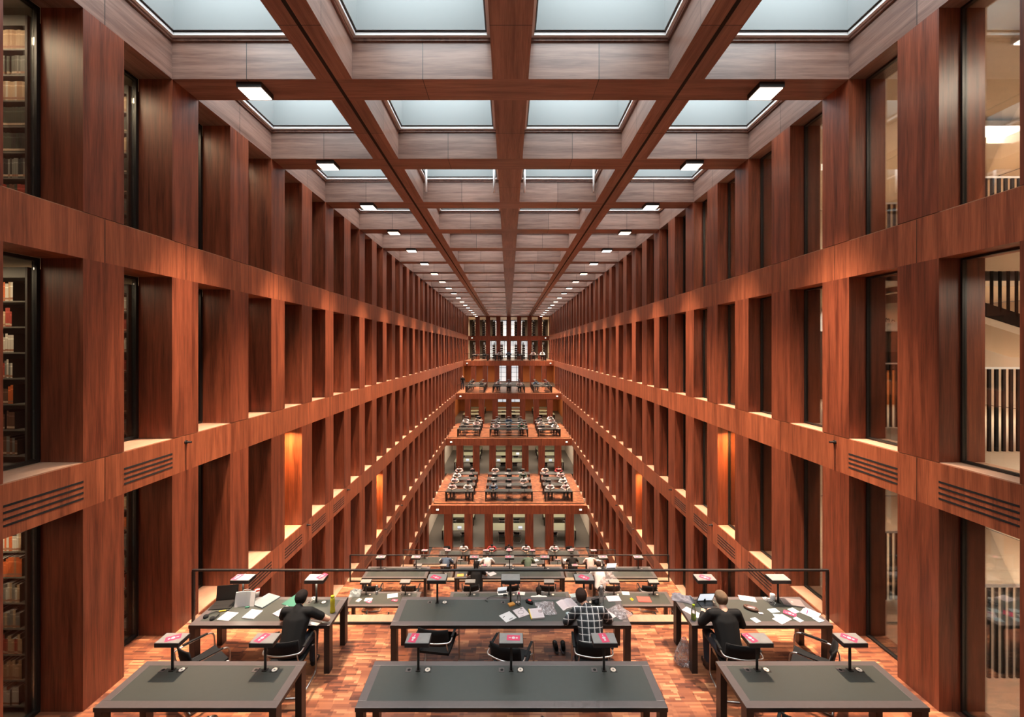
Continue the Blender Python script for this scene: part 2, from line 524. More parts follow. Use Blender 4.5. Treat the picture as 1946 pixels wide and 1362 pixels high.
vent_me = {}
wn_count = [0]
for side in ('left', 'right'):
    s = 1 if side == 'right' else -1
    dep = DR if side == 'right' else DL
    for st in 'ABCDEF':
        z0 = ZT[st]; up = NEXT[st]; z1 = ZT[up] - BH
        y_from = NEAR[st]; y_to = FAS[up]
        root = struct(empty('wall_' + side, (s * HW, 0, z0)), f'{side} wall of cherry veneer pilasters, {STN[st]} storey')
        # band above the openings
        yb0 = -1.0 if st in 'ABC' else NEAR[NEXT[st]] - 0.0
        y0b, y1b = yb0, FAS[up]
        m = MB(); x0, x1 = sorted((0, s * dep))
        m.box(x0, x1, y0b, y1b, z1 - z0, ZT[up] - z0 - 0.014)
        m.build('band', M['wood_band'] if st != 'A' else M['wood_beam_long'], root)
        if st != 'A':
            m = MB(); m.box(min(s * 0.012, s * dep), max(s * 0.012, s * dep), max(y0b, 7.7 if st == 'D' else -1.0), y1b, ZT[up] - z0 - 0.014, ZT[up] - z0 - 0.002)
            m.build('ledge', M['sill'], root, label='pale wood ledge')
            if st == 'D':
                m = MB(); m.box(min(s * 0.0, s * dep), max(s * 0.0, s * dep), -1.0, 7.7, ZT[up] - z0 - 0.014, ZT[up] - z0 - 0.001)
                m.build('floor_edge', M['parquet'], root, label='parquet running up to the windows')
        i0 = math.ceil((y_from - PW - P0) / PP + 1e-6); i1 = int((y_to + 0.05 - P0) / PP)
        for i in range(max(i0, -4), i1 + 1):
            y = P0 + PP * i
            if y + PW > y_to + 0.4: continue
            o = bpy.data.objects.new('pilaster', pil(side, z1 - z0, dep)); COL.objects.link(o)
            o.parent = root; o.location = (0, y, 0)
            if st == 'A': pass
        # windows in the nearer openings
        lim = 5 if side == 'left' else 13
        for i in range(max(i0, -2), min(i1, lim + max(0, i0))):
            y = P0 + PP * i + PW
            if y > y_to - 1: continue
            wn_count[0] += 1
            fm, pm = win(side, z1 - z0)
            f = bpy.data.objects.new(f'window_{wn_count[0]}', fm); COL.objects.link(f)
            f.location = (s * HW, y, z0); struct(f)
            p = bpy.data.objects.new('window_pane', pm); COL.objects.link(p); p.parent = f
        # grilles of four slots
        vents = {'C': [-1, 0], 'D': [2, 3, 4, 5], 'E': [7, 8, 9, 10], 'F': [12, 13, 14]}
        for vi in vents.get(st, []):
            y = P0 + PP * vi + PW
            m = MB()
            for k in range(4):
                zc = z1 - z0 + 0.13 + k * 0.075
                m.box(min(-s * 0.003, s * 0.01), max(-s * 0.003, s * 0.01), y + 0.0, y + 0.9, zc, zc + 0.026)
            m.build('vent_grille', M['slot'], root, label='four dark horizontal slots')
        # camera knobs on panel joints
        for ki in {'C': [1], 'D': [4, 6], 'E': [9, 11]}.get(st, []):
            y = P0 + PP * ki + PW / 2
            m = MB(); m.cyl((0, y, z1 - z0 + 0.5), (-s * 0.10, y, z1 - z0 + 0.5), 0.018); m.cyl((0, y, z1 - z0 + .5), (-s * .02, y, z1 - z0 + .5), .035)
            m.build('nozzle', M['black'], root)

# warm downlights in lit niches
for side in ('left', 'right'):
    s = 1 if side == 'right' else -1
    for st, i, pw in (('C', 3, 130), ('D', 8, 130)):
        y = P0 + PP * i + PW + 0.45
        z1 = ZT[NEXT[st]] - BH
        m = MB(); m.lathe([(0.0, 0), (0.06, 0.0), (0.06, -0.03), (0.0, -0.03)], n=16)
        o = m.build('downlight', M['lamp_on'], None, (s * (HW + 0.3), y, z1 - 0.001), smooth=False)
        tag(o, f'small warm downlight under the band in the glowing niche, {side} wall, {STN[st]} storey', 'light', 'niche downlights')
        area('niche_lamp', (s * (HW + 0.3), y, z1 - 0.06), (0.2, 0.3), pw, (1, 0.55, 0.20), parent=None, spread=150)

# ------------------------------------------------------------------ roof
m = MB()
ZB0, ZB1 = 9.47, 10.10
roof = struct(empty('ceiling', (0, 0, ZB0)), 'coffered cherry veneer ceiling')
J = [7.166 + 3 * j for j in range(-3, 18)]
for y in J:
    m = MB(); m.box(-HW, HW, y, y + 0.61, 0, ZB1 - ZB0)
    m.build('cross_beam', M['wood_beam'], roof)
for x in (-3, 0, 3):
    for k in range(len(J) - 1):
        m = MB(); m.box(x - 0.305, x + 0.305, J[k] + 0.61, J[k + 1], 0.0, ZB1 - ZB0)
        m.build('long_beam', M['wood_beam_long'], roof)
for x in (-3, 3):
    m = MB(); m.box(x - 0.03, x + 0.03, -1, YEND, -0.006, 0.01)
    m.build('track', M['slot'], roof, label='black slot line under the beam')
# light shafts and frames
xs = [(-HW, -3.305), (-2.695, -0.305), (0.305, 2.695), (3.305, HW)]
CELLN = {}
for k in range(len(J) - 1):
    for c, (xa, xb) in enumerate(xs):
        ya, yb = J[k] + 0.61, J[k + 1]
        root = struct(empty('trim_skylight', ((xa + xb) / 2, (ya + yb) / 2, ZB1)))
        w, l = (xb - xa) / 2, (yb - ya) / 2
        near = k < 7
        def ring(mm, o, i, z0, z1):
            mm.box(-w + o, w - o, -l + o, -l + i, z0, z1); mm.box(-w + o, w - o, l - i, l - o, z0, z1)
            mm.box(-w + o, -w + i, -l + i, l - i, z0, z1); mm.box(w - i, w - o, -l + i, l - i, z0, z1)
        m = MB(); ring(m, -0.28, 0.035, 0.0, 0.05); m.build('outer_frame', M['wood_beam_long'], root)
        m = MB(); ring(m, -0.28, 0.09, 0.05, 0.10); m.build('inner_frame', M['white_frame'], root)
        m = MB(); ring(m, 0.085, 0.10, 0.10, 0.118); m.build('gasket', M['table_leg'], root)
        m = MB(); ring(m, -0.04, 0.12, 0.118, 1.3); m.build('shaft', M['shaft'], root)
        m = MB(); m.box(-w, w, -l, l, 1.3, 1.34); m.build('roof_glass', M['sky_glass'], root)
for x in (-2.53, -0.47, 0.45, 2.55):
    m = MB(); m.cyl((0, 0, 0), (0, 0, 0.95), 0.035, n=10)
    o = m.build('hanging_rod', M['white_frame'], None, (x, 12.75, 9.62), smooth=True)
    tag(o, f'thin white rod hanging from the third row of skylights, {["leftmost", "second from left", "third from left", "rightmost"][[-2.53, -0.47, 0.45, 2.55].index(x)]}', 'rod', 'white hanging rods')

# ceiling lights under the cross beams
hm = MB(); hm.box(-0.215, 0.215, -0.19, 0.19, 0.012, 0.10)
dm = MB(); dm.box(-0.195, 0.195, -0.17, 0.17, 0.0, 0.014)
h_me = hm.mesh('housing', M['table_leg']); d_me = dm.mesh('diffuser', M['lamp_on'])
ld = bpy.data.lights.new('ceiling_lamp', 'AREA'); ld.shape = 'RECTANGLE'; ld.size = 0.38; ld.size_y = 0.33; ld.energy = FIX_W
ld.color = (1.0, 0.76, 0.56); ld.spread = R(50)
n = 0
for k, y in enumerate(J[3:]):
    for x in (-4.5, 4.5):
        t = empty('ceiling_light', (x, y + 0.26, ZB0 - 0.10))
        sd = 'left' if x < 0 else 'right'
        tag(t, f'square ceiling lamp under the {ORD[k + 1]} cross beam, {sd} row', 'ceiling light', 'square lamps under the cross beams')
        for nm, me in (('housing', h_me), ('diffuser', d_me)):
            o = bpy.data.objects.new(nm, me); COL.objects.link(o); o.parent = t
        l = bpy.data.objects.new('ceiling_lamp', ld); COL.objects.link(l); l.parent = t; l.location = (0, 0, -0.01)

# ------------------------------------------------------------------ floors, fascias, end wall
def floorbox(y0, y1, z, mat=None, x=HW):
    m = MB(); m.box(-x, x, y0, y1, z - 0.30, z)
    return struct(m.build('floor', mat or M['parquet']))
floorbox(-1, 7.50, 0.0)
floorbox(7.73, 14.90, -3.34)
floorbox(15.13, 22.37, -6.70)
floorbox(22.60, 31.7, -10.05)
for st, y in (('C', 7.73), ('D', 15.13), ('E', 22.60)):
    z = ZT[st]
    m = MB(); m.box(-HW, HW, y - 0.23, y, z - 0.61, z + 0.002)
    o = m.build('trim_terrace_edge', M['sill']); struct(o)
OPP = ['F', 'E', 'D', 'C', 'B', 'A']
for a in ('E', 'D', 'C', 'B'):
    floorbox(FAS[a], FAS[NEXT[a]] + 0.6, ZT[a])
for a in ('E', 'D', 'C', 'B', 'A', 'T'):
    y = FAS[a]
    m = MB(); m.box(-HW, HW, y - 0.012, y + 0.6, ZT[a] - BH, ZT[a] - (0.0 if a in 'AT' else 0.302))
    if a not in 'AT':
        m.box(-HW, HW, y - 0.012, y - 0.0005, ZT[a] - 0.303, ZT[a])
    struct(m.build('trim_fascia', M['wood_fascia']), 'cherry veneer fascia below an opposite terrace')
    if a != 'T':
        for x in (-5.28, 5.28):
            t = empty('emergency_light', (x, y - 0.012, ZT[a] - 0.30))
            tag(t, f'small pale emergency lamp at the {"left" if x < 0 else "right"} end of the {dict(E="lowest", D="second lowest", C="middle", B="second highest", A="highest")[a]} fascia', 'light', 'emergency lamps on the fascias')
            m = MB(); m.box(-0.10, 0.10, -0.05, 0, -0.06, 0.06); m.build('housing', M['white_frame'], t)
            m = MB(); m.box(-0.08, 0.08, -0.056, -0.0495, -0.045, 0.045); m.build('lens', M['signal'], t)
    # pilaster row below this fascia
    below = {'E': 'F', 'D': 'E', 'C': 'D', 'B': 'C', 'A': 'B', 'T': 'A'}[a]
    root = struct(empty('wall_back', (0, y, ZT[below])), f'row of seven cherry pilasters closing the {STN[below]} storey')
    h = ZT[a] - BH - ZT[below]
    for i in range(7):
        m = MB(); m.box(-0.302, 0.302, 0.0, 0.6, 0, h)
        m.build('pilaster', M['wood'], root, (-4.5 + 1.5 * i, 0, 0))

# rooms behind the opposite pilasters
ROOMX = 6.4
for a, b2 in (('F', 'E'), ('E', 'D'), ('D', 'C'), ('C', 'B'), ('B', 'A'), ('A', 'T')):
    y0 = FAS[b2] + 0.6
    y1 = y0 + (9 if a in 'FED' else 8)
    z0, z1 = ZT[a], ZT[b2] - BH + 0.02
    m = MB(); m.box(-ROOMX, ROOMX, y0, y1, z0 - 0.1, z0); struct(m.build('floor', M['greyfloor']))
    m = MB(); m.box(-ROOMX, ROOMX, y0, y1, z1 + 0.12, z1 + 0.22); struct(m.build('ceiling', M['cream']))
    m = MB()
    m.box(-ROOMX, ROOMX, y1, y1 + 0.1, z0, z1 + 0.2)
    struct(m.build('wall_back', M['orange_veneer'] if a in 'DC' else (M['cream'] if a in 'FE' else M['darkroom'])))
    for sx in (-1, 1):
        m = MB(); m.box(min(sx * ROOMX, sx * (ROOMX + .1)), max(sx * ROOMX, sx * (ROOMX + .1)), y0, y1, z0, z1 + 0.2)
        struct(m.build('wall_side', M['orange_veneer'] if a in 'DC' else M['cream']))
    for xx in (-4.3, 0, 4.3):
        area('room_lamp', (xx, y0 + 3.5, z1 + 0.08), (3.0, 4.0), ROOM_W * (0.75 if a in 'FED' else (1.0 if a == 'C' else 3.0)), (1, 0.86, 0.70) if a in 'FE' else (1, .74, .5))
    # bright outdoor windows at the very back
    if a in 'DCBA':
        spans = {'D': [(-1.6, 1.6)], 'C': [(-1.9, 1.9)], 'B': [(-3.6, 3.6)], 'A': [(-2.6, 2.6)]}[a]
        for (xa, xb) in spans:
            wn_count[0] += 1
            m = MB(); zb = z0 + (1.2 if a == 'D' else 0.1)
            m.box(xa, xb, y1 - 0.03, y1 - 0.01, zb, z1)
            f = struct(empty(f'window_{wn_count[0]}', (0, 0, 0)))
            m.build('window_pane', M['daylight'], f)
            m = MB()
            nx = max(2, round((xb - xa) / 0.75))
            for q in range(nx + 1):
                x = xa + (xb - xa) * q / nx
                m.box(x - 0.03, x + 0.03, y1 - 0.08, y1 - 0.03, zb, z1)
            for q in range(5):
                z = zb + (z1 - zb) * q / 4
                m.box(xa, xb, y1 - 0.08, y1 - 0.03, z - 0.02, z + 0.02)
            m.build('window_frame', M['table_leg'], f)

# glass railings
def railing(y, z, label, h=0.97, far=False):
    t = empty('glass_railing', (0, y, z)); tag(t, label, 'railing')
    r = 0.022 if not far else 0.02
    m = MB(); m.box(-5.64, 5.64, -r, r, h - 0.03, h); m.build('handrail', M['black'], t, bevel=0.004)
    for x in (-5.625, 5.625):
        m = MB(); m.box(x - 0.018, x + 0.018, -r, r, 0, h - 0.03); m.build('post', M['black'], t)
    m = MB(); m.box(-5.60, 5.60, -r * .8, r * .8, 0.0, 0.03); m.build('bottom_rail', M['black'], t)
    xs_ = [-5.6 + 11.2 * q / 6 for q in range(7)]
    for q in range(6):
        m = MB(); m.box(xs_[q] + 0.006, xs_[q + 1] - 0.006, -0.006, 0.006, 0.03, h - 0.03); m.build('glass_panel', M['rail_glass'], t)
railing(7.47, 0.0, 'glass railing with black handrail at the edge of the foreground terrace')
railing(14.87, -3.34, 'glass railing with black handrail at the edge of the terrace one storey down', 0.95)
railing(22.34, -6.70, 'glass railing with black handrail at the edge of the terrace two storeys down', 0.93)
for a, nm in (('E', 'lowest'), ('D', 'second'), ('C', 'third'), ('B', 'topmost')):
    railing(FAS[a] + 0.35, ZT[a], f'thin glass railing at the front of the {nm} opposite terrace', 0.93, True)

# ------------------------------------------------------------------ rooms beside the hall
XL = -(HW + DL)
for st in 'ABC':
    z0 = ZT[st]; z1 = ZT[NEXT[st]] - BH
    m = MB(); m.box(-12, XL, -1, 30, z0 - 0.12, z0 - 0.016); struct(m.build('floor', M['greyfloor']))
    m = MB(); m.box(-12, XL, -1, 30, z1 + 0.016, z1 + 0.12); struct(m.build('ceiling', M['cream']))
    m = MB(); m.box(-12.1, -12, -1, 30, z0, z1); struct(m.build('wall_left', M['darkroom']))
    for yy in (5.0, 6.5, 8.0, 9.5):
        area('stack_lamp', (-7.4, yy, z1 - 0.03), (1.6, 0.15), {'A': 70, 'B': 30, 'C': 30}[st], (1, 0.74, 0.48), spread=170)
XR = HW + DR
for st in 'ABC':
    z0 = ZT[st]; z1 = ZT[NEXT[st]] - BH
    hole = (6.7, 8.3)
    for nm, za, zb, cut in (('floor', z0 - 0.12, z0 - 0.016, st == 'A'), ('ceiling', z1 + 0.016, z1 + 0.12, st == 'B')):
        for ya_, yb_ in (((-1, hole[0]), (hole[1], 14)) if cut else ((-1, 14),)):
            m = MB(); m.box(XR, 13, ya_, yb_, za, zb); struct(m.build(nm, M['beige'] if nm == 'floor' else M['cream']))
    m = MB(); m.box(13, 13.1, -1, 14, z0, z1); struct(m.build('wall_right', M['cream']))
    m = MB(); m.box(XR, 13, 14, 14.1, z0, z1); struct(m.build('wall_back', M['cream']))
    for xx, yy in ((7.7, 4.0), (10.5, 9.0), (8, 12)):
        area('stair_lamp', (xx, yy, z1 - 0.05), (1.2, 0.6), {'A': 230, 'B': 130, 'C': 110}[st], (1, 0.82, 0.64), spread=170)

def bar_railing(x0, x1, y, z, h, label, step=0.105, slope=0.0):
    t = empty('stair_railing', (x0, y, z)); tag(t, label, 'railing', 'black bar railings in the stair hall')
    L_ = x1 - x0
    nb = int(L_ / step)
    m = MB()
    for q in range(nb + 1):
        x = L_ * q / nb; dz = slope * x
        m.box(x - 0.022, x + 0.022, -0.012, 0.012, dz, h + dz)
    o = m.build('bars', M['matte_black'], t); o['kind'] = 'stuff'
    m = MB(); m.add([(0, -0.02, h), (L_, -0.02, h + slope * L_), (L_, 0.02, h + slope * L_), (0, 0.02, h), (0, -0.02, h + .03), (L_, -0.02, h + slope * L_ + .03), (L_, 0.02, h + slope * L_ + .03), (0, 0.02, h + .03)],
                    [(0, 3, 2, 1), (4, 5, 6, 7), (0, 1, 5, 4), (1, 2, 6, 5), (2, 3, 7, 6), (3, 0, 4, 7)])
    m.build('top_rail', M['white_frame'], t)
bar_railing(6.45, 8.4, 6.25, 3.36, 1.22, 'black bar railing behind the window right of the hall, middle storey')
bar_railing(6.45, 9.0, 8.2, 3.36, 1.22, 'black bar railing behind the second window from the right, middle storey')
bar_railing(6.45, 8.6, 6.25, 0.0, 1.35, 'black bar railing behind the rightmost window of the lowest storey')
bar_railing(6.45, 9.0, 8.2, 0.0, 1.3, 'black bar railing behind the second window of the lowest storey')
bar_railing(6.6, 8.6, 6.6, 6.73, 0.82, 'black bar railing behind the rightmost window of the top storey')
bar_railing(6.6, 9.4, 8.3, 6.73, 1.0, 'black bar railing behind the second window of the top storey')
# stair flights
def flight(x0, z0, x1, z1, ya, yb, label):
    t = empty('stair_flight', (x0, ya, z0)); tag(t, label, 'stairs')
    n_ = 10
    m = MB()
    dx, dz = (x1 - x0) / n_, (z1 - z0) / n_
    for q in range(n_):
        zt = dz * (q + (1 if dz > 0 else 0))
        m.box(min(dx * q, dx * (q + 1)), max(dx * q, dx * (q + 1)), 0.02, yb - ya - 0.02, zt - 0.06, zt)
    m.build('treads', M['beige'], t)
    m = MB()
    for yy in (0, yb - ya - 0.0):
        m.add([(0, yy, -0.16), (x1 - x0, yy, z1 - z0 - 0.16), (x1 - x0, yy, z1 - z0 + .06), (0, yy, .06),
               (0, yy + 0.03, -0.16), (x1 - x0, yy + 0.03, z1 - z0 - 0.16), (x1 - x0, yy + 0.03, z1 - z0 + .06), (0, yy + 0.03, .06)],
              [(0, 1, 2, 3), (7, 6, 5, 4), (0, 4, 5, 1), (3, 2, 6, 7), (0, 3, 7, 4), (1, 5, 6, 2)])
    m.build('stringer', M['matte_black'], t)
    m = MB()
    m.add([(0, 0.02, -0.28), (x1 - x0, 0.02, z1 - z0 - 0.28), (x1 - x0, yb - ya - .02, z1 - z0 - 0.28), (0, yb - ya - .02, -0.28),
           (0, 0.02, -0.12), (x1 - x0, 0.02, z1 - z0 - 0.12), (x1 - x0, yb - ya - .02, z1 - z0 - 0.12), (0, yb - ya - .02, -0.12)],
          [(0, 1, 2, 3), (7, 6, 5, 4), (0, 4, 5, 1), (3, 2, 6, 7), (0, 3, 7, 4), (1, 5, 6, 2)])
    m.build('soffit', M['cream'], t)
    m = MB()
    for q in range(22):
        x = (x1 - x0) * (q + .5) / 22; z = (z1 - z0) * (q + .5) / 22
        m.box(x - 0.02, x + 0.02, 0.0, 0.02, z, z + 0.95)
    o = m.build('balusters', M['matte_black'], t); o['kind'] = 'stuff'
flight(6.6, 5.95, 9.6, 5.0, 6.9, 8.1, 'stair flight with black stepped edge behind the rightmost middle window')

for (x, y, sx, sy, wn) in ((7.75, 6.0, 0.9, 0.3, 'nearer'), (9.6, 8.6, 1.5, 0.45, 'farther')):
    t = empty('ceiling_light', (x, y, 9.30)); tag(t, f'long bright ceiling panel behind the upper right window, {wn} one', 'ceiling light', 'stair hall lamps')
    m = MB(); m.box(-sx / 2, sx / 2, -sy / 2, sy / 2, 0.02, 0.12); m.build('housing', M['white_frame'], t)
    m = MB(); m.box(-sx / 2 + .02, sx / 2 - .02, -sy / 2 + .02, sy / 2 - .02, 0, 0.021); m.build('diffuser', M['lamp_on'], t)

# information desk seen through the second window
t = empty('information_counter', (10.9, 12.0, 3.345)); tag(t, 'orange wood counter with a dark back recess seen through a right window', 'counter')
m = MB(); m.box(-1.6, 1.6, -0.4, 0.2, 0, 0.95); m.build('counter_body', plain('orange_veneer', (0.55, 0.17, 0.045), .5, var=.1), t)
m = MB(); m.box(-1.7, 1.7, -0.45, 0.25, 0.95, 0.99); m.build('counter_top', M['matte_black'], t)
t = empty('information_sign', (11.05, 12.3, 5.40)); tag(t, 'white wall panel lettered INFORMATION above the dark recess', 'sign')
m = MB(); m.box(-1.9, 1.9, 0, 0.1, 0, 0.66); m.build('panel', M['white_frame'], t)
m = MB(); m.box(-1.9, 1.9, 0.3, 0.4, -2.03, 0); m.build('recess', M['darkroom'], t)
cu = bpy.data.curves.new('lettering', 'FONT'); cu.body = 'INFORMATION'; cu.size = 0.17; cu.align_x = 'CENTER'; cu.extrude = 0.004; cu.space_character = 1.5
tmp = bpy.data.objects.new('tmp', cu); COL.objects.link(tmp)
me_ = bpy.data.meshes.new_from_object(tmp.evaluated_get(bpy.context.evaluated_depsgraph_get()))
bpy.data.objects.remove(tmp); me_.materials.clear(); me_.materials.append(M['table_leg'])
lt = bpy.data.objects.new('lettering', me_); COL.objects.link(lt); lt.parent = t; lt.location = (0, -0.006, 0.27); lt.rotation_euler = (R(90), 0, 0)
t = empty('monitor', (10.75, 11.85, 4.335)); tag(t, 'dark monitor standing on the information counter', 'monitor')
m = MB(); m.box(-.25, .25, -.02, .02, .12, .46); m.build('screen', M['matte_black'], t)
m = MB(); m.box(-.1, .1, -.08, .08, 0, .015); m.box(-.02, .02, -.01, .01, .015, .14); m.build('stand', M['table_leg'], t)

# ------------------------------------------------------------------ bookcases with books, left
BOOKC = {'cream': (0.55, 0.36, 0.22), 'tan': (0.42, 0.24, 0.13), 'white': (0.66, 0.58, 0.5), 'dark green': (0.035, 0.045, 0.028), 'grey': (0.20, 0.19, 0.17),
         'black': (0.02, 0.018, 0.016), 'red': (0.40, 0.05, 0.03), 'orange': (0.65, 0.13, 0.03), 'brown': (0.14, 0.06, 0.035)}
def bookmat(nm, c):
    m, nt, b = newmat('book_cover_' + nm.replace(' ', '_'))
    L = nt.links.new
    tc = N(nt, 'ShaderNodeTexCoord'); sp = N(nt, 'ShaderNodeSeparateXYZ'); L(tc.outputs['Generated'], sp.inputs[0])
    rp = N(nt, 'ShaderNodeValToRGB'); rp.color_ramp.interpolation = 'CONSTANT'
    e = rp.color_ramp.elements
    e[0].position = 0; e[0].color = (*c, 1)
    lab = (0.6, 0.42, 0.3) if sum(c) < 0.5 else (0.35, 0.16, 0.1)
    e[1].position = 0.06; e[1].color = (*lab, 1)
    k = e.new(0.17); k.color = (*c, 1)
    k = e.new(0.74); k.color = (*[min(1, x * 1.6 + .03) for x in c], 1)
    k = e.new(0.80); k.color = (*c, 1)
    L(sp.outputs[2], rp.inputs[0]); L(rp.outputs[0], b.inputs['Base Color']); b.inputs['Roughness'].default_value = 0.6
    return m
BM = {k: bookmat(k, v) for k, v in BOOKC.items()}
cover_me = {}
def book(nm, w, h, d, loc, label, group, tilt=0.0, board=None):
    key = (nm, round(w, 3), round(h, 2), board, d)
    if key not in cover_me:
        m = MB()
        t_ = 0.003
        # spine towards -y, boards at both sides, page block inside
        m.box(-w / 2, w / 2, -d / 2, -d / 2 + t_, 0, h)
        m.mi = 2 if board else 0
        m.box(-w / 2, -w / 2 + t_, -d / 2 + t_, d / 2, 0, h); m.box(w / 2 - t_, w / 2, -d / 2 + t_, d / 2, 0, h)
        m.mi = 1
        m.box(-w / 2 + t_, w / 2 - t_, -d / 2 + t_, d / 2 - 0.004, 0.003, h - 0.004)
        cover_me[key] = m.mesh('book', [BM[nm], M['paper'], M['darkroom']])
    o = bpy.data.objects.new('book', cover_me[key]); COL.objects.link(o)
    o.location = loc
    if tilt: o.rotation_euler = (0, tilt, 0)
    tag(o, label, 'book', group)
    return o

rnd = random.Random(3)
SHN = {'A': 'upper', 'B': 'middle', 'C': 'lower'}
for st in 'ABC':
    z0 = ZT[st] + 0.0
    for bi, yb in enumerate((5.95, 7.45, 8.95)):
        t = empty('bookcase', (-6.47, yb, z0))
        tag(t, f'dark steel bookcase behind the left wall, {SHN[st]} storey, {["nearest", "second", "third"][bi]} window', 'bookcase', 'bookcases behind the left wall')
        Wc = 1.6
        m = MB(); m.box(-0.03, 0.0, -0.32, 0.32, 0, 2.62); m.build('end_panel', M['steel_shelf'], t)
        m = MB(); m.box(-Wc, -0.03, -0.01, 0.01, 0.05, 2.5); m.build('back_panel', M['steel_shelf'], t)
        m = MB(); m.box(-Wc, -0.03, -0.31, 0.31, 2.48, 2.62); m.build('header', M['shelf_lip'], t)
        zs = [0.10 + 0.345 * q for q in range(7)]
        for q, zq in enumerate(zs):
            m = MB(); m.box(-Wc, -0.03, -0.31, 0.31, zq - 0.02, zq); m.build('shelf', M['shelf_lip'], t)
        if bi == 2: continue
        for q, zq in enumerate(reversed(zs)):
            if bi == 1 and q % 2 and st != 'A' and False: continue
            x = -0.05
            maxx = 0.52 if bi == 0 else 0.22
            fill = {'A': 1.0, 'B': 0.45 if bi == 0 else .9, 'C': 0.8}[st]
            pal = {'A': [['cream', 'tan'], ['grey', 'grey', 'dark green'], ['white', 'cream', 'tan'], ['dark green'], ['dark green', 'black'], ['black', 'grey'], ['brown', 'red', 'dark green']],
                   'B': [['orange', 'white', 'cream'], ['red', 'cream'], ['white'], ['red', 'white', 'grey'], ['orange', 'brown'], ['brown'], ['brown', 'grey']],
                   'C': [['orange', 'white', 'cream'], ['orange', 'tan'], ['cream', 'white', 'grey'], ['grey', 'cream'], ['red', 'white', 'cream'], ['cream', 'tan'], ['white']]}[st][q]
            if st != 'A' and bi == 0:
                x = -0.05 - rnd.random() * 0.08 - (0.10 if st == 'B' else 0.02)
            cnt = 0
            while x > -maxx - 0.05 and cnt < ((14 if st != 'B' else 5) if bi == 0 else 6):
                w = rnd.choice((0.024, 0.030, 0.036)) if st == 'A' else rnd.choice((0.026, 0.034, 0.044))
                h = {'A': rnd.choice((0.25, 0.26)), 'B': rnd.choice((0.2, 0.23, 0.25)), 'C': rnd.choice((0.2, 0.24, 0.26))}[st]
                if q == 0 and zq + h > 2.45: h = 0.24
                x -= w
                cnt += 1
                if rnd.random() > 0.96: x -= 0.03; 
                nm = rnd.choice(pal)
                book(nm, w - 0.002, h, 0.2, (-6.47 + x + w / 2, yb - 0.205, z0 + zq + 0.001),
                     f'{nm} book, {ORD[cnt]} from the window end, {ORD[q + 1]} shelf down, {SHN[st]} storey, {["nearest", "second"][bi]} case',
                     f'books in the {["nearest", "second"][bi]} left bookcase, {SHN[st]} storey', board=(st != 'A'))

# far bookcases behind the end wall (books a pixel or two each)
def stripes():
    m, nt, b = newmat('rows_of_book_spines')
    L = nt.links.new
    geo = N(nt, 'ShaderNodeNewGeometry'); sp = N(nt, 'ShaderNodeSeparateXYZ'); L(geo.outputs['Position'], sp.inputs[0])
    mp = N(nt, 'ShaderNodeMapping'); mp.inputs['Scale'].default_value = (0, 28, 0); L(geo.outputs['Position'], mp.inputs['Vector'])
    nz = N(nt, 'ShaderNodeTexNoise'); nz.inputs['Scale'].default_value = 1; nz.inputs['Detail'].default_value = 2; L(mp.outputs[0], nz.inputs['Vector'])
    rp = N(nt, 'ShaderNodeValToRGB'); e = rp.color_ramp.elements
    e[0].position = .35; e[0].color = (0.06, .04, .03, 1); e[1].position = .7; e[1].color = (.7, .6, .5, 1)
    L(nz.outputs[0], rp.inputs[0]); L(rp.outputs[0], b.inputs['Base Color']); b.inputs['Roughness'].default_value = .7
    return m
M['spines'] = stripes()
for st in 'AB':
    z0 = ZT[st]
    for q, x in enumerate((-5.2, -3.7, -2.2, -1.05, 1.05, 2.2, 3.7, 5.2)):
        t = empty('bookcase', (x, 61.6, z0)); tag(t, f'far bookcase behind the end wall, {"top" if st == "A" else "second"} storey, {ORD[q + 1]} from the left', 'bookcase', 'far bookcases behind the end wall')
        for k in range(7):
            m = MB(); m.box(-0.2, 0.2, 0, 4.5, 0.08 + 0.345 * k, 0.11 + 0.345 * k); m.build('shelf', M['black'], t)
        m = MB(); m.box(-0.01, 0.01, 0, 4.5, 0, 2.5); m.box(-0.2, -0.17, 0.0, 0.03, 0, 2.5); m.box(0.17, 0.2, 0.0, 0.03, 0, 2.5); m.build('upright', M['black'], t)
        o = MB()
        for k in range(6):
            o.box(-0.18, 0.18, 0.1, 4.4, 0.111 + 0.345 * k, 0.33 + 0.345 * k)
        ob = o.build('book_rows', M['spines'], None, (x, 61.6, z0)); ob['kind'] = 'stuff'
        tag(ob, f'rows of tiny book spines in the far case, {"top" if st == "A" else "second"} storey, {ORD[q + 1]} from the left', 'books')

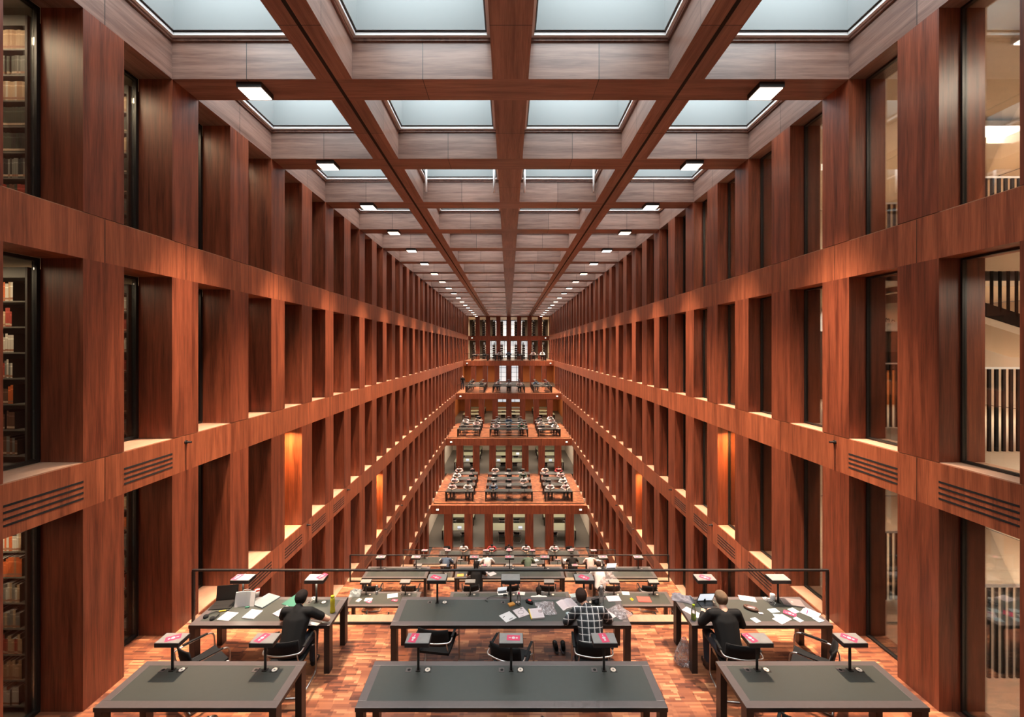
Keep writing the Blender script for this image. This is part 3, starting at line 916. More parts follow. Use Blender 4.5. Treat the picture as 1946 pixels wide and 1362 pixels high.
# ------------------------------------------------------------------ furniture
TH, TD = 0.73, 0.73
def make_table(w, seats, name='reading_desk'):
    t = empty(name)
    m = MB(); fr = 0.10
    # top frame with mitred border around the linoleum
    m.box(-w / 2, w / 2, 0, fr, TH - 0.036, TH); m.box(-w / 2, w / 2, TD - 0.08, TD, TH - 0.036, TH)
    m.box(-w / 2, -w / 2 + fr, fr, TD - 0.08, TH - 0.036, TH); m.box(w / 2 - fr, w / 2, fr, TD - 0.08, TH - 0.036, TH)
    tf_ = m.build('table_frame', M['table_frame'], t, bevel=0.003)
    m = MB(); e_ = 0.0015  # added strip: dark look of the glossy frame's sides painted black
    m.box(-w / 2 - e_, w / 2 + e_, -e_, 0.004, TH - 0.05, TH - 0.003); m.box(-w / 2 - e_, w / 2 + e_, TD - 0.004, TD + e_, TH - 0.05, TH - 0.003)
    m.box(-w / 2 - e_, -w / 2 + 0.004, 0.004, TD - 0.004, TH - 0.05, TH - 0.003); m.box(w / 2 - 0.004, w / 2 + e_, 0.004, TD - 0.004, TH - 0.05, TH - 0.003)
    m.build('edge_strip', M['black'], tf_, label='black edge strip')
    m = MB(); m.box(-w / 2 + fr, w / 2 - fr, fr, TD - 0.08, TH - 0.045, TH - 0.001); m.build('table_top', M['lino'], t)
    for sx in (-1, 1):
        for yy in (0.005, TD - 0.125):
            m = MB(); x = sx * (w / 2 - 0.005)
            m.box(min(x, x - sx * 0.085), max(x, x - sx * 0.085), yy, yy + 0.12, 0, TH - 0.051); m.build('leg', M['table_leg'], t, bevel=0.003)
    for x in seats:
        m = MB(); m.box(x - 0.16, x - 0.09, TD - 0.19, TD - 0.12, TH - 0.004, TH + 0.002); m.mi = 1
        m.lathe([(0.0, TH + 0.004), (0.018, TH + 0.004), (0.02, TH + 0.002)], (x - 0.12, TD - 0.155, 0), 12)
        m.build('socket', [M['table_frame'], M['slot']], t)
        m = MB(); m.box(x + 0.075, x + 0.165, TD - 0.195, TD - 0.115, TH - 0.004, TH + 0.002); m.mi = 1
        m.lathe([(0.034, TH + 0.001), (0.034, TH + 0.005), (0.0, TH + 0.006)], (x + 0.12, TD - 0.155, 0), 16); m.mi = 2
        m.lathe([(0.012, TH + 0.006), (0.012, TH + 0.008), (0.0, TH + 0.008)], (x + 0.12, TD - 0.155, 0), 12)
        m.build('switch', [M['table_leg'], M['cream_disc'], M['lamp_grey']], t)
    return t
def make_lamp():
    t = empty('desk_lamp')
    m = MB(); m.box(-0.155, 0.155, -0.10, 0.10, 0.355, 0.41); hd_ = m.build('lamp_head', M['lamp_black'], t, bevel=0.003)
    m = MB(); m.box(-0.150, 0.150, -0.095, 0.095, 0.4095, 0.413); m.build('head_cover', M['lamp_grey'], hd_, label='grey printed cover')
    m = MB(); m.cyl((0, 0, 0.0), (0, 0, 0.356), 0.016, n=12); m.build('lamp_stem', M['lamp_black'], t, smooth=True)
    m = MB(); m.box(-0.03, 0.03, -0.03, 0.03, 0, 0.006); m.build('lamp_base', M['table_leg'], t)
    return t
def arc(p0, p1, p2, n=6):
    """rounded corner points through p1"""
    p0, p1, p2 = Vector(p0), Vector(p1), Vector(p2)
    return [((1 - u) ** 2) * p0 + 2 * u * (1 - u) * p1 + u * u * p2 for u in [i / n for i in range(n + 1)]]
def make_chair():
    t = empty('armchair')
    def panel(z0, z1, y0, y1, hw, bow, th=0.02):
        m = MB()
        def f(u, v, o=0):
            x = (u - 0.5) * 2 * hw
            return (x, y0 + (y1 - y0) * v - bow * (1 - (2 * u - 1) ** 2) + o, z0 + (z1 - z0) * v)
        n_ = 10
        a = [f(i / n_, j / 3) for j in range(4) for i in range(n_ + 1)]
        b = [f(i / n_, j / 3, th) for j in range(4) for i in range(n_ + 1)]
        st = n_ + 1; k = len(a)
        fs = []
        for j in range(3):
            for i in range(n_):
                q = (j * st + i, j * st + i + 1, (j + 1) * st + i + 1, (j + 1) * st + i)
                fs += [q, tuple(reversed([z + k for z in q]))]
        e = list(range(st)) + [j * st + n_ for j in range(1, 4)] + [3 * st + i for i in range(n_ - 1, -1, -1)] + [j * st for j in (2, 1)]
        for i in range(len(e)):
            c, d = e[i], e[(i + 1) % len(e)]
            fs.append((d, c, c + k, d + k))
        m.add(a + b, fs)
        return m
    panel(0.56, 0.82, -0.20, -0.25, 0.225, 0.045).build('backrest', M['matte_black'], t, smooth=True)
    m = MB()
    m.grid(lambda u, v: ((u - .5) * .46, -0.21 + v * 0.44, 0.46 - 0.02 * math.sin(PI * v) + 0.015 * v), 6, 8, 0.035)
    m.build('seat', M['matte_black'], t, smooth=False)
    hw = 0.265; rr = 0.0115
    m = MB()
    for sx in (-1, 1):
        x = sx * hw
        pts = [(x, -0.24, rr)] + arc((x, 0.17, rr), (x, 0.25, rr), (x, 0.25, 0.09)) + arc((x, 0.235, 0.58), (x, 0.23, 0.66), (x, 0.15, 0.665)) + [(x, -0.16, 0.655)] + arc((x, -0.20, 0.652), (x, -0.27, 0.65), (x - sx * 0.06, -0.275, 0.648))
        if sx == -1:
            left = pts
        else:
            right = pts
    bow = [(x, -0.275 - 0.035 * math.cos(x / 0.2 * PI / 2), 0.646) for x in [-0.2 + 0.04 * i for i in range(1, 10)]]
    m.tube(left + bow + list(reversed(right)), rr, 8)
    m.tube([(-hw, -0.24, rr), (hw, -0.24, rr)], rr, 8)
    m.tube([(-hw, 0.24, 0.44), (-0.22, 0.20, 0.44), (0.22, 0.20, 0.44), (hw, 0.24, 0.44)], rr, 8)
    for sx in (-1, 1):
        m.tube([(sx * 0.215, 0.2, 0.44), (sx * 0.215, -0.18, 0.44), (sx * 0.20, -0.225, 0.60)], 0.009, 6)
    fr_ = m.build('frame', M['chrome'], t, smooth=True, label='chrome tube frame')
    for sx in (-1, 1):
        m = MB(); m.box(sx * hw - 0.018, sx * hw + 0.018, -0.16, 0.15, 0.668, 0.684); m.build('armrest', M['matte_black'], fr_, bevel=0.005)
    return t

T2 = reg(make_table(2.12, (-0.6, 0.6)))
T3 = reg(make_table(3.62, (-1.2, 0, 1.2)))
LAMP = reg(make_lamp())
CHAIR = reg(make_chair())
used = set()
def place(proto, loc, rz, label, cat, group=None):
    if proto.name in used:
        o = copy_tree(proto)
    else:
        used.add(proto.name); o = proto
    o.location = loc; o.rotation_euler = (0, 0, rz)
    for k in ('group',):
        if k in o: del o[k]
    return tag(o, label, cat, group)

card_me = {}
def leaflet(x, y, z, rz, label, w=0.10, l=0.17, both=False, lift=0.0):
    """crimson card with a small white emblem"""
    if 'c' not in card_me:
        m = MB(); m.box(-0.05, 0.05, -0.085, 0.085, 0, 0.0015); m.mi = 1
        m.lathe([(0.022, 0.0015), (0.022, 0.0019), (0, 0.0019)], (0, 0.0, 0), 14)
        m.box(-0.012, 0.012, -0.055, -0.03, 0.0015, 0.0019); m.box(-0.006, 0.006, 0.03, 0.06, 0.0015, 0.0019)
        card_me['c'] = m.mesh('leaflet', [M['crimson'], M['paper']])
    o = bpy.data.objects.new('leaflet', card_me['c']); COL.objects.link(o)
    o.location = (x, y, z + lift); o.rotation_euler = (0, 0, rz)
    return tag(o, label, 'leaflet', 'crimson leaflets on the desk lamps')

COLX = {'left': (T2, -3.78, (-0.6, 0.6)), 'middle': (T3, 0.0, (-1.2, 0.0, 1.2)), 'right': (T2, 3.78, (-0.6, 0.6))}
SEATN = {2: ['left', 'right'], 3: ['left', 'middle', 'right']}
lamp_rng = random.Random(11)
def row(y, z, rowname, facing=1, lamps=True, cards=None, cardp=0.5, cols=('left', 'middle', 'right')):
    """one row of three reading desks; facing=1: seats on the camera side; -1: seats on the far side"""
    for cn in cols:
        proto, cx, seats = COLX[cn]
        if facing == 1: loc, rz = (cx, y, z), 0
        else: loc, rz = (cx, y + TD, z), PI
        place(proto, loc, rz, f'dark reading desk with bronze edge, {cn} column, {rowname}', 'desk', 'reading desks in three columns')
        if not lamps: continue
        sn = SEATN[len(seats)]
        for k, sx in enumerate(seats):
            ly = y + TD - 0.155 if facing == 1 else y + 0.155
            place(LAMP, (cx + sx, ly, z + TH + 0.0005), 0, f'black desk lamp, {sn[k]} seat, {cn} desk, {rowname}', 'desk lamp', 'desk lamps with flat square heads')
            has = lamp_rng.random() < cardp if cards is None else (cn, k) in cards
            if has:
                leaflet(cx + sx + lamp_rng.uniform(-.05, .05), ly + lamp_rng.uniform(-0.005, 0.005), z + TH + 0.414, R(lamp_rng.choice((-70, -35, 10, 60, 90))), f'crimson leaflet, {sn[k]} lamp, {cn} desk, {rowname}')
def chair(x, y, z, rz, label, group='black armchairs at the reading desks'):
    return place(CHAIR, (x, y, z), rz, label, 'chair', group)

R1, R2, R3, R4, R5 = 4.87, 6.32, 12.26, 13.76, 21.26
row(R1, 0, 'nearest row', cards=[])
row(R2, 0, 'second row of the foreground terrace', cards=[])
row(R3, -3.34, 'nearer row one storey down', cards=[])
row(R4, -3.34, 'farther row one storey down', cardp=0.8)
row(R5, -6.70, 'last row two storeys down', cardp=0.9)
row(19.76, -6.70, 'last row but one two storeys down', cardp=0.3)
row(28.9, -10.05, 'far row of the bottom floor', facing=-1, cardp=0.6)
row(27.4, -10.05, 'near row of the bottom floor', facing=-1, cardp=0.3)
OPN = {'E': 'lowest', 'D': 'second', 'C': 'third', 'B': 'topmost'}
for a in ('E', 'D', 'C', 'B'):
    for k in range(4 if a in 'EDC' else 3):
        row(FAS[a] + 0.8 + 1.5 * k, ZT[a], f'{ORD[k + 1]} row of the {OPN[a]} opposite terrace', facing=-1, cardp=0.25)

# leaflets on the foreground lamps
LT = TH + 0.4145
y1 = R1 + TD - 0.155; y2 = R2 + TD - 0.155
for x, y, a, lab in ((-4.37, y1, -60, 'crimson leaflet lying aslant on the lamp at the far left of the nearest row'),
                     (-3.22, y1, -20, 'crimson leaflet on the second lamp from the left, nearest row'),
                     (-1.26, y1, -8, 'crimson leaflet on the left lamp of the nearest middle desk'),
                     (0.03, y1, 87, 'crimson leaflet lying crosswise on the centre lamp of the nearest row'),
                     (1.20, y1, 8, 'crimson leaflet on the right lamp of the nearest middle desk'),
                     (3.09, y1, 20, 'crimson leaflet on the left lamp of the nearest right desk'),
                     (4.37, y1, 45, 'crimson leaflet on the rightmost lamp of the nearest row'),
                     (-4.47, y2, -15, 'crimson leaflet half over the lamp behind the open laptop'),
                     (-3.10, y2 + .03, -28, 'crimson leaflet on the lamp above the man in the black T-shirt'),
                     (-1.22, y2 - .01, 60, 'crimson leaflets on the left lamp of the second middle desk'),
                     (1.20, y2 - .01, 50, 'crimson leaflet on the lamp beyond the man in plaid'),
                     (3.18, y2 - .01, 50, 'crimson leaflet on the lamp beyond the blond reader')):
    leaflet(x, y, LT, R(a), lab)

# ---- people
def hullcap(bm, a, ra, b, rb):
    vs = []
    for p, r in ((Vector(a), ra), (Vector(b), rb)):
        rr = r if isinstance(r, tuple) else (r, r, r)
        for i in range(7):
            th = PI * i / 6
            for j in range(10):
                ph = 2 * PI * j / 10
                vs.append(bm.verts.new(p + Vector((rr[0] * math.sin(th) * math.cos(ph), rr[1] * math.sin(th) * math.sin(ph), rr[2] * math.cos(th)))))
    r = bmesh.ops.convex_hull(bm, input=vs)
    junk = list({g for g in r['geom_interior'] + r['geom_unused'] if isinstance(g, bmesh.types.BMVert)})
    bmesh.ops.delete(bm, geom=junk, context='VERTS')
def blob(name, parts, vox, mat, smooth_it=4, clip=None):
    """parts: (a, ra, b, rb) capsules fused into one continuous surface"""
    bm = bmesh.new()
    for p in parts: hullcap(bm, *p)
    me = bpy.data.meshes.new(name); bm.to_mesh(me); bm.free()
    o = bpy.data.objects.new(name, me); COL.objects.link(o)
    r = o.modifiers.new('r', 'REMESH'); r.mode = 'VOXEL'; r.voxel_size = vox; r.use_smooth_shade = True
    s_ = o.modifiers.new('s', 'SMOOTH'); s_.iterations = smooth_it; s_.factor = 0.5
    dg = bpy.context.evaluated_depsgraph_get()
    me2 = bpy.data.meshes.new_from_object(o.evaluated_get(dg))
    bpy.data.objects.remove(o)
    me2.materials.clear(); me2.materials.append(mat)
    for p in me2.polygons: p.use_smooth = True
    me2.name = name
    return me2

def person(vox=0.012, lean=0.10, head=(0, 0.0, 0), elbows=((-0.34, 0.26, 0.79), (0.40, 0.30, 0.79)), hands=((-0.10, 0.42, 0.775), (0.10, 0.40, 0.775)),
           shirt='matte_black', hair='hair_dark', sleeve='short', longhair=False, trousers='denim', fingers=True, bare_neck=False, drop=0.0):
    """seated figure facing +y, origin on the floor below the hips"""
    D = Vector((0, 0, -drop))
    t = empty('person')
    L = lean
    hip = Vector((0, 0, 0.54)); waist = Vector((0, 0.03 + L * .3, 0.70)); chest = Vector((0, 0.08 + L * .8, 0.88)); neck = Vector((head[0] * .4, 0.11 + L * 1.25, 1.03)) + D
    hd = Vector((head[0], 0.17 + L * 1.6 + head[1], 1.13 + head[2])) + D
    sh = [Vector((-0.190, 0.09 + L * 1.05, 0.975)) + D, Vector((0.190, 0.09 + L * 1.05, 0.975)) + D]
    nb = neck
    P = []
    P += [(hip, (0.17, .11, .09), waist, (0.135, .095, .08)), (waist, (0.135, .095, .08), chest, (0.155, .105, .10)), (chest, (0.15, .10, .1), (sh[0] + sh[1]) / 2, (0.12, .07, .05))]
    P += [(sh[0], 0.052, sh[1], 0.052), ((sh[0] + sh[1]) / 2, 0.07, nb, 0.055), (nb, 0.053, hd - Vector((0, .02, .05)), 0.05)]
    # head: skull, face, jaw, nose, ears
    P += [(hd + Vector((0, -0.015, 0.010)), (0.080, 0.090, 0.086), hd + Vector((0, 0.02, -0.04)), (0.066, 0.072, 0.074))]
    P += [(hd + Vector((0, 0.035, -0.075)), 0.036, hd + Vector((0, 0.055, -0.085)), 0.026)]
    P += [(hd + Vector((0, 0.082, -0.005)), 0.008, hd + Vector((0, 0.102, -0.032)), 0.013)]
    for sx in (-1, 1):
        P += [(hd + Vector((sx * 0.076, -0.005, 0.0)), (0.010, .018, .024), hd + Vector((sx * 0.074, 0.0, -0.03)), (0.008, .012, .014))]
    for i, sx in enumerate((-1, 1)):
        e = Vector(elbows[i]) ; h = Vector(hands[i])
        P += [(sh[i], 0.050, e, 0.038), (e, 0.038, h, 0.026)]
        d = (h - e).normalized()
        side = Vector((d.y, -d.x, 0)).normalized() * (1 if i == 0 else -1)
        palm = h + d * 0.055
        P += [(h, (0.028, .028, .018), palm, (0.036, .036, .015))]
        if fingers:
            for f in range(4):
                off = (f - 1.5) * 0.019
                ln = (0.07, 0.08, 0.075, 0.058)[f]
                b0 = palm + side * off + d * 0.02
                b1 = b0 + d * ln * 0.5 + Vector((0, 0, 0.004)); b2 = b1 + d * ln * 0.45 - Vector((0, 0, 0.014))
                P += [(b0, 0.0095, b1, 0.009), (b1, 0.009, b2, 0.0075)]
            tb = h + d * 0.02 + side * (0.03)
            P += [(tb, 0.012, tb + d * 0.045 + side * 0.022, 0.009)]
        # legs
        hp = Vector((sx * 0.09, 0.02, 0.53)); kn = Vector((sx * 0.13, 0.43, 0.53)); an = Vector((sx * 0.13, 0.40, 0.10))
        P += [(hp, 0.085, kn, 0.06), (kn, 0.058, an, 0.038), (an, 0.04, an + Vector((0, 0.13, -0.055)), 0.032)]
    body = bpy.data.objects.new('body', blob('body', P, vox, M['skin'])); COL.objects.link(body); body.parent = t
    # shirt
    S = [(hip + Vector((0, 0, .02)), (0.195, .13, .09), waist, (0.178, .125, .08)), (waist, (0.178, .125, .08), chest, (0.198, .130, .10)), (chest, (0.198, .126, .1), (sh[0] + sh[1]) / 2, (0.15, .09, .06))]
    S += [(sh[0], 0.066, sh[1], 0.066)]
    if not bare_neck: S += [((sh[0] + sh[1]) / 2, 0.085, nb - Vector((0, 0.02, 0.005)), 0.062)]
    for i in range(2):
        e = Vector(elbows[i]); h = Vector(hands[i])
        if sleeve == 'short': S += [(sh[i], 0.068, sh[i].lerp(e, 0.6), 0.060)]
        else: S += [(sh[i], 0.068, e, 0.056), (e, 0.056, e.lerp(h, 0.93), 0.040)]
    o = bpy.data.objects.new('shirt', blob('shirt', S, vox, M[shirt])); COL.objects.link(o); o.parent = t
    Q = [(hip - Vector((0, .0, 0.01)), (0.18, .125, .085), hip + Vector((0, 0.02, 0.0)), (0.18, .125, .085))]
    for sx in (-1, 1):
        hp = Vector((sx * 0.09, 0.02, 0.53)); kn = Vector((sx * 0.13, 0.43, 0.53)); an = Vector((sx * 0.13, 0.40, 0.12))
        Q += [(hp, 0.097, kn, 0.072), (kn, 0.07, an, 0.056)]
    o = bpy.data.objects.new('trousers', blob('trousers', Q, vox, M[trousers])); COL.objects.link(o); o.parent = t
    Hh = [(hd + Vector((0, -0.028, 0.016)), (0.090, 0.090, 0.086), hd + Vector((0, -0.040, -0.030)), (0.078, 0.064, 0.058)), (hd + Vector((0, 0.016, 0.026)), (0.087, .080, .076), hd + Vector((0, -0.028, 0.016)), (0.09, .09, .086))]
    if longhair:
        Hh += [(hd + Vector((0, -0.07, 0.0)), (0.075, .045, .07), nb + Vector((0, -0.05, -0.10)), (0.06, .03, .06))]
    o = bpy.data.objects.new('hair', blob('hair', Hh, vox, M[hair])); COL.objects.link(o); o.parent = t
    S2 = []
    for sx in (-1, 1):
        an = Vector((sx * 0.13, 0.40, 0.06)); S2 = [(an, (0.045, .05, .055), an + Vector((0, 0.14, -0.02)), (0.042, .05, .035))]
        o = bpy.data.objects.new('shoe', blob('shoe', S2, vox, M['black'])); COL.objects.link(o); o.parent = t
    return t

z = 0.0
p = person(lean=0.09, head=(-0.0, -0.01, -0.01), elbows=((-0.30, 0.30, 0.79), (0.40, 0.30, 0.79)), hands=((-0.13, 0.50, 0.775), (0.12, 0.36, 0.775)))
p.location = (-3.17, 6.08, 0); tag(p, 'person in a black T-shirt with short dark hair bent over the green-lit left desk', 'person')
p = person(lean=0.10, head=(-0.10, 0.0, 0.0), elbows=((-0.34, 0.24, 0.79), (0.33, 0.28, 0.79)), hands=((-0.15, 0.46, 0.775), (-0.02, 0.46, 0.80)), shirt='plaid', sleeve='long', hair='hair_brown')
p.location = (1.17, 6.08, 0); tag(p, 'person in a black and white plaid shirt leaning over the middle desk', 'person')
p = person(lean=0.07, head=(0.01, 0.0, 0.01), elbows=((-0.30, 0.24, 0.79), (0.30, 0.22, 0.77)), hands=((-0.16, 0.50, 0.775), (0.06, 0.50, 0.775)), sleeve='long', hair='hair_blond', bare_neck=True)
p.location = (3.15, 6.05, 0); tag(p, 'person in a wide-necked black top with cropped blond hair at the right desk', 'person')

# chairs between the first and second row
chair(-4.35, 5.95, 0, R(-35), 'empty armchair turned aside, behind the desk at the far left')
chair(-3.20, 6.10, 0, R(2), 'armchair under the person in the black T-shirt')
chair(-1.10, 6.35, 0, R(-8), 'empty armchair pushed under the left end of the second middle desk')
chair(0.0, 6.0, 0, R(-20), 'empty armchair twisted left behind the centre lamp of the nearest row')
chair(1.17, 6.08, 0, R(-4), 'armchair under the person in the plaid shirt')
chair(3.22, 6.03, 0, R(-6), 'armchair under the person with cropped blond hair')
chair(4.25, 5.94, 0, R(50), 'empty armchair turned sideways near the right wall')
# chairs in front of the nearest row
for x, yy, a, lb in ((-4.2, 4.5, 10, 'armchair half under the nearest left desk, left seat'), (-3.3, 4.55, -30, 'armchair half under the nearest left desk, right seat'),
                     (-1.25, 4.5, 0, 'armchair under the nearest middle desk, left seat'), (0.2, 4.55, 25, 'armchair under the nearest middle desk, centre seat'),
                     (1.3, 4.5, -6, 'armchair under the nearest middle desk, right seat'), (3.35, 4.75, -40, 'armchair half under the nearest right desk, left seat')):
    chair(x, yy, 0, R(a), lb)

# ---- people and chairs on the lower and opposite terraces
for nm, c in (('shirt_blue', (0.05, 0.08, 0.13)), ('shirt_white', (0.62, 0.56, 0.53)), ('shirt_pink', (0.58, 0.40, 0.36)), ('shirt_red', (0.35, 0.03, 0.03)), ('shirt_green', (0.09, 0.12, 0.08))):
    M[nm] = plain(nm, c, 0.85, var=0.15)
VARI = []
for sh_, hr, sl, lh in (('matte_black', 'hair_dark', 'short', True), ('shirt_blue', 'hair_brown', 'long', False), ('shirt_white', 'hair_brown', 'long', False),
                        ('shirt_pink', 'hair_brown', 'long', True), ('shirt_white', 'hair_dark', 'short', True), ('shirt_red', 'hair_dark', 'long', False), ('shirt_green', 'hair_blond', 'long', False)):
    VARI.append((reg(person(vox=0.02, shirt=sh_, hair=hr, sleeve=sl, longhair=lh, fingers=True, lean=0.10, elbows=((-0.31, 0.24, 0.80), (0.33, 0.25, 0.80)), hands=((-0.10, 0.44, 0.785), (0.12, 0.42, 0.785)))),
                 f'{dict(matte_black="black", shirt_blue="blue", shirt_white="white", shirt_pink="pink", shirt_red="red", shirt_green="green")[sh_]} top'))
def sit(vi, col, seat, y, z, rowname, facing=1, dx=0.0):
    proto, cx, seats = COLX[col]
    x = cx + seats[seat] + dx
    if facing == 1: loc, rz = (x, y - 0.22, z), 0
    else: loc, rz = (x, y + TD + 0.22, z), PI
    o, ds = VARI[vi]
    sn = SEATN[len(seats)][seat]
    place(o, loc, rz, f'person in {ds}, {sn} seat, {col} desk, {rowname}', 'person', 'readers on the other terraces')
# one storey down
sit(0, 'middle', 0, R4, -3.34, 'farther row one storey down', dx=0.12)
sit(4, 'middle', 2, R3, -3.34, 'nearer row one storey down', dx=-0.35)
sit(2, 'right', 0, R4, -3.34, 'farther row one storey down', dx=-0.25)
sit(0, 'right', 0, R3, -3.34, 'nearer row one storey down', dx=-0.5)
# two storeys down
for vi, c, s_, dx in ((1, 'left', 1, 0), (2, 'middle', 0, .1), (6, 'middle', 2, -.25), (0, 'right', 0, 0), (3, 'right', 1, -0.3)):
    sit(vi, c, s_, R5, -6.70, 'last row two storeys down', dx=dx)
# bottom
for vi, c, s_ in ((4, 'left', 1), (0, 'middle', 1), (5, 'middle', 0), (2, 'right', 0), (4, 'middle', 2)):
    sit(vi, c, s_, 28.9, -10.05, 'far row of the bottom floor', -1)
far = {('E', 0): [(3, 'left', 0), (2, 'left', 1), (1, 'middle', 0), (2, 'right', 0), (3, 'right', 1)], ('E', 1): [(4, 'left', 0), (4, 'middle', 2), (2, 'right', 1)],
       ('E', 2): [(2, 'left', 0), (6, 'middle', 2), (3, 'right', 1)], ('E', 3): [(3, 'left', 0), (4, 'middle', 0), (4, 'right', 0), (5, 'right', 1)],
       ('D', 0): [(3, 'middle', 0), (6, 'middle', 2), (2, 'right', 1)], ('D', 1): [(3, 'left', 1), (4, 'right', 0)], ('D', 2): [(2, 'left', 0), (1, 'middle', 1), (3, 'right', 1)], ('D', 3): [(0, 'left', 1), (2, 'right', 1)],
       ('C', 0): [(4, 'middle', 1), (3, 'middle', 2)], ('C', 1): [(3, 'middle', 0), (1, 'right', 0)], ('C', 2): [(0, 'left', 0)],
       ('B', 0): [(3, 'middle', 0), (1, 'middle', 1), (3, 'right', 0), (2, 'right', 1)]}
seatset = set()
for (a, k), L_ in far.items():
    for vi, c, s_ in L_:
        sit(vi, c, s_, FAS[a] + 0.8 + 1.5 * k, ZT[a], f'{ORD[k + 1]} row of the {OPN[a]} opposite terrace', -1)
def chairs_row(y, z, rowname, facing=1, skip=()):
    for cn in COLX:
        proto, cx, seats = COLX[cn]
        for k, sx in enumerate(seats):
            if (cn, k) in skip: continue
            yy = y - 0.20 if facing == 1 else y + TD + 0.20
            a = lamp_rng.uniform(-10, 10)
            chair(cx + sx + lamp_rng.uniform(-.05, .05), yy, z, R(a) + (0 if facing == 1 else PI), f'black armchair, {SEATN[len(seats)][k]} seat, {cn} desk, {rowname}')
chairs_row(R4 - 0.15, -3.34, 'farther row one storey down')
chairs_row(R3 - 0.1, -3.34, 'nearer row one storey down')
chairs_row(R5, -6.70, 'last row two storeys down')
chairs_row(28.9, -10.05, 'far row of the bottom floor', -1)
for a in ('E', 'D', 'C', 'B'):
    for k in range(4 if a in 'ED' else (2 if a == 'C' else 1)):
        chairs_row(FAS[a] + 0.8 + 1.5 * k, ZT[a], f'{ORD[k + 1]} row of the {OPN[a]} opposite terrace', -1)

# standing figure on the third opposite terrace
def stander():
    t = empty('person')
    P = []
    for sx in (-1, 1):
        P += [((sx * .09, 0, .9), .085, (sx * .11, .02, .5), .06), ((sx * .11, .02, .5), .055, (sx * .12, 0, .09), .04), ((sx * .12, 0, .05), .04, (sx * .12, .13, .04), .033),
              ((sx * .18, 0, 1.42), .05, (sx * .27, .02, 1.14), .04), ((sx * .27, .02, 1.14), .038, (sx * .22, .2, 1.0), .028), ((sx * .22, .2, 1.0), .03, (sx * .2, .27, .98), .024)]
    P += [((0, 0, .95), (.16, .11, .1), (0, 0, 1.15), (.13, .09, .1)), ((0, 0, 1.15), (.13, .09, .1), (0, 0, 1.38), (.17, .1, .1)), ((0, 0, 1.4), .07, (0, .02, 1.52), .055), ((0, .02, 1.62), (.075, .09, .1), (0, .03, 1.58), (.065, .07, .08))]
    b = bpy.data.objects.new('body', blob('body', P, .02, M['skin'])); COL.objects.link(b); b.parent = t
    S = [((0, 0, .93), (.18, .13, .1), (0, 0, 1.15), (.15, .11, .1)), ((0, 0, 1.15), (.15, .11, .1), (0, 0, 1.4), (.19, .12, .1))]
    for sx in (-1, 1): S += [((sx * .18, 0, 1.42), .066, (sx * .27, .02, 1.14), .055), ((sx * .27, .02, 1.14), .053, (sx * .22, .19, 1.0), .04)]
    b = bpy.data.objects.new('jacket', blob('jacket', S, .02, M['matte_black'])); COL.objects.link(b); b.parent = t
    Q = []
    for sx in (-1, 1): Q += [((sx * .09, 0, .9), .1, (sx * .11, .02, .5), .075), ((sx * .11, .02, .5), .07, (sx * .12, 0, .1), .06)]
    b = bpy.data.objects.new('trousers', blob('trousers', Q, .02, M['denim'])); COL.objects.link(b); b.parent = t
    b = bpy.data.objects.new('hair', blob('hair', [((0, -.01, 1.65), (.08, .09, .085), (0, -.02, 1.6), (.077, .07, .07))], .02, M['hair_brown'])); COL.objects.link(b); b.parent = t
    return t
p = stander(); p.location = (-5.45, 49.6, 0.001); p.rotation_euler = (0, 0, R(200)); tag(p, 'person standing in dark clothes at the left of the third opposite terrace', 'person')

# desks of the rooms behind the opposite pilasters
def room_desk(w, name='double_desk'):
    t = empty('double_desk')
    m = MB(); m.box(-w / 2, w / 2, 0, 1.4, 0.69, 0.73); m.build('table_top', M['olive'], t)
    for sx in (-1, 1):
        for yy in (0.02, 1.30):
            m = MB(); m.box(min(sx * w / 2, sx * (w / 2 - .08)), max(sx * w / 2, sx * (w / 2 - .08)), yy, yy + .08, 0, .689); m.build('leg', M['table_leg'], t)
    return t
RD = reg(room_desk(2.9)); RDs = reg(room_desk(2.3))
for a, nm in (('F', 'bottom storey'), ('E', 'second opposite room'), ('D', 'third opposite room')):
    y0 = FAS[NEXT[a]] + 0.6
    for k in range(3):
        for cx, pr, cn in ((-4.1, RDs, 'left'), (0, RD, 'middle'), (4.1, RDs, 'right')):
            place(pr, (cx, y0 + 1.2 + 2.6 * k, ZT[a] + 0.001), 0, f'pale olive double desk, {cn} column, {ORD[k + 1]} row, {nm}', 'desk', 'double desks behind the opposite pilasters')

# laptops and papers: generic builders
def sheet(px, py, w, l, rz, mat, label, cat='paper', z=TH, thick=0.0016, base=0.0, name='paper_sheet', curl=0.0, parts=None, X=None):
    c = X if X is not None else at(px, py, base + z)
    m = MB()
    if curl:
        m.grid(lambda u, v: ((u - .5) * w, (v - .5) * l, thick + curl * (2 * u - 1) ** 2), 8, 2, thick)
    else:
        m.box(-w / 2, w / 2, -l / 2, l / 2, 0, thick)
    o = m.build(name, M[mat] if isinstance(mat, str) else mat, None, (c.x, c.y, base + z + 0.0008), R(rz))
    return tag(o, label, cat)
def open_book(px, py, w, l, rz, label, z=TH, base=0.0, mat='print', cover='paper', th=0.02):
    c = at(px, py, base + z)
    t = empty('open_book', (c.x, c.y, base + z + .001), R(rz)); tag(t, label, 'book')
    for sx in (-1, 1):
        m = MB()
        m.grid(lambda u, v, s_=sx: (s_ * u * w / 2, (v - .5) * l * (1 if s_ > 0 else 1), 0.004 + th * math.sin(PI * min(1, u * 1.15 + .08)) ** .7 * (1 - .5 * u)), 8, 2, 0.003)
        if sx < 0:
            m.f = [tuple(reversed(f)) for f in m.f]
        m.build('page_block', M[mat], t, smooth=False)
    m = MB(); m.box(-w / 2 - .004, w / 2 + .004, -l / 2 - .004, l / 2 + .004, 0, 0.0015); m.build('cover', M[cover], t)
    return t
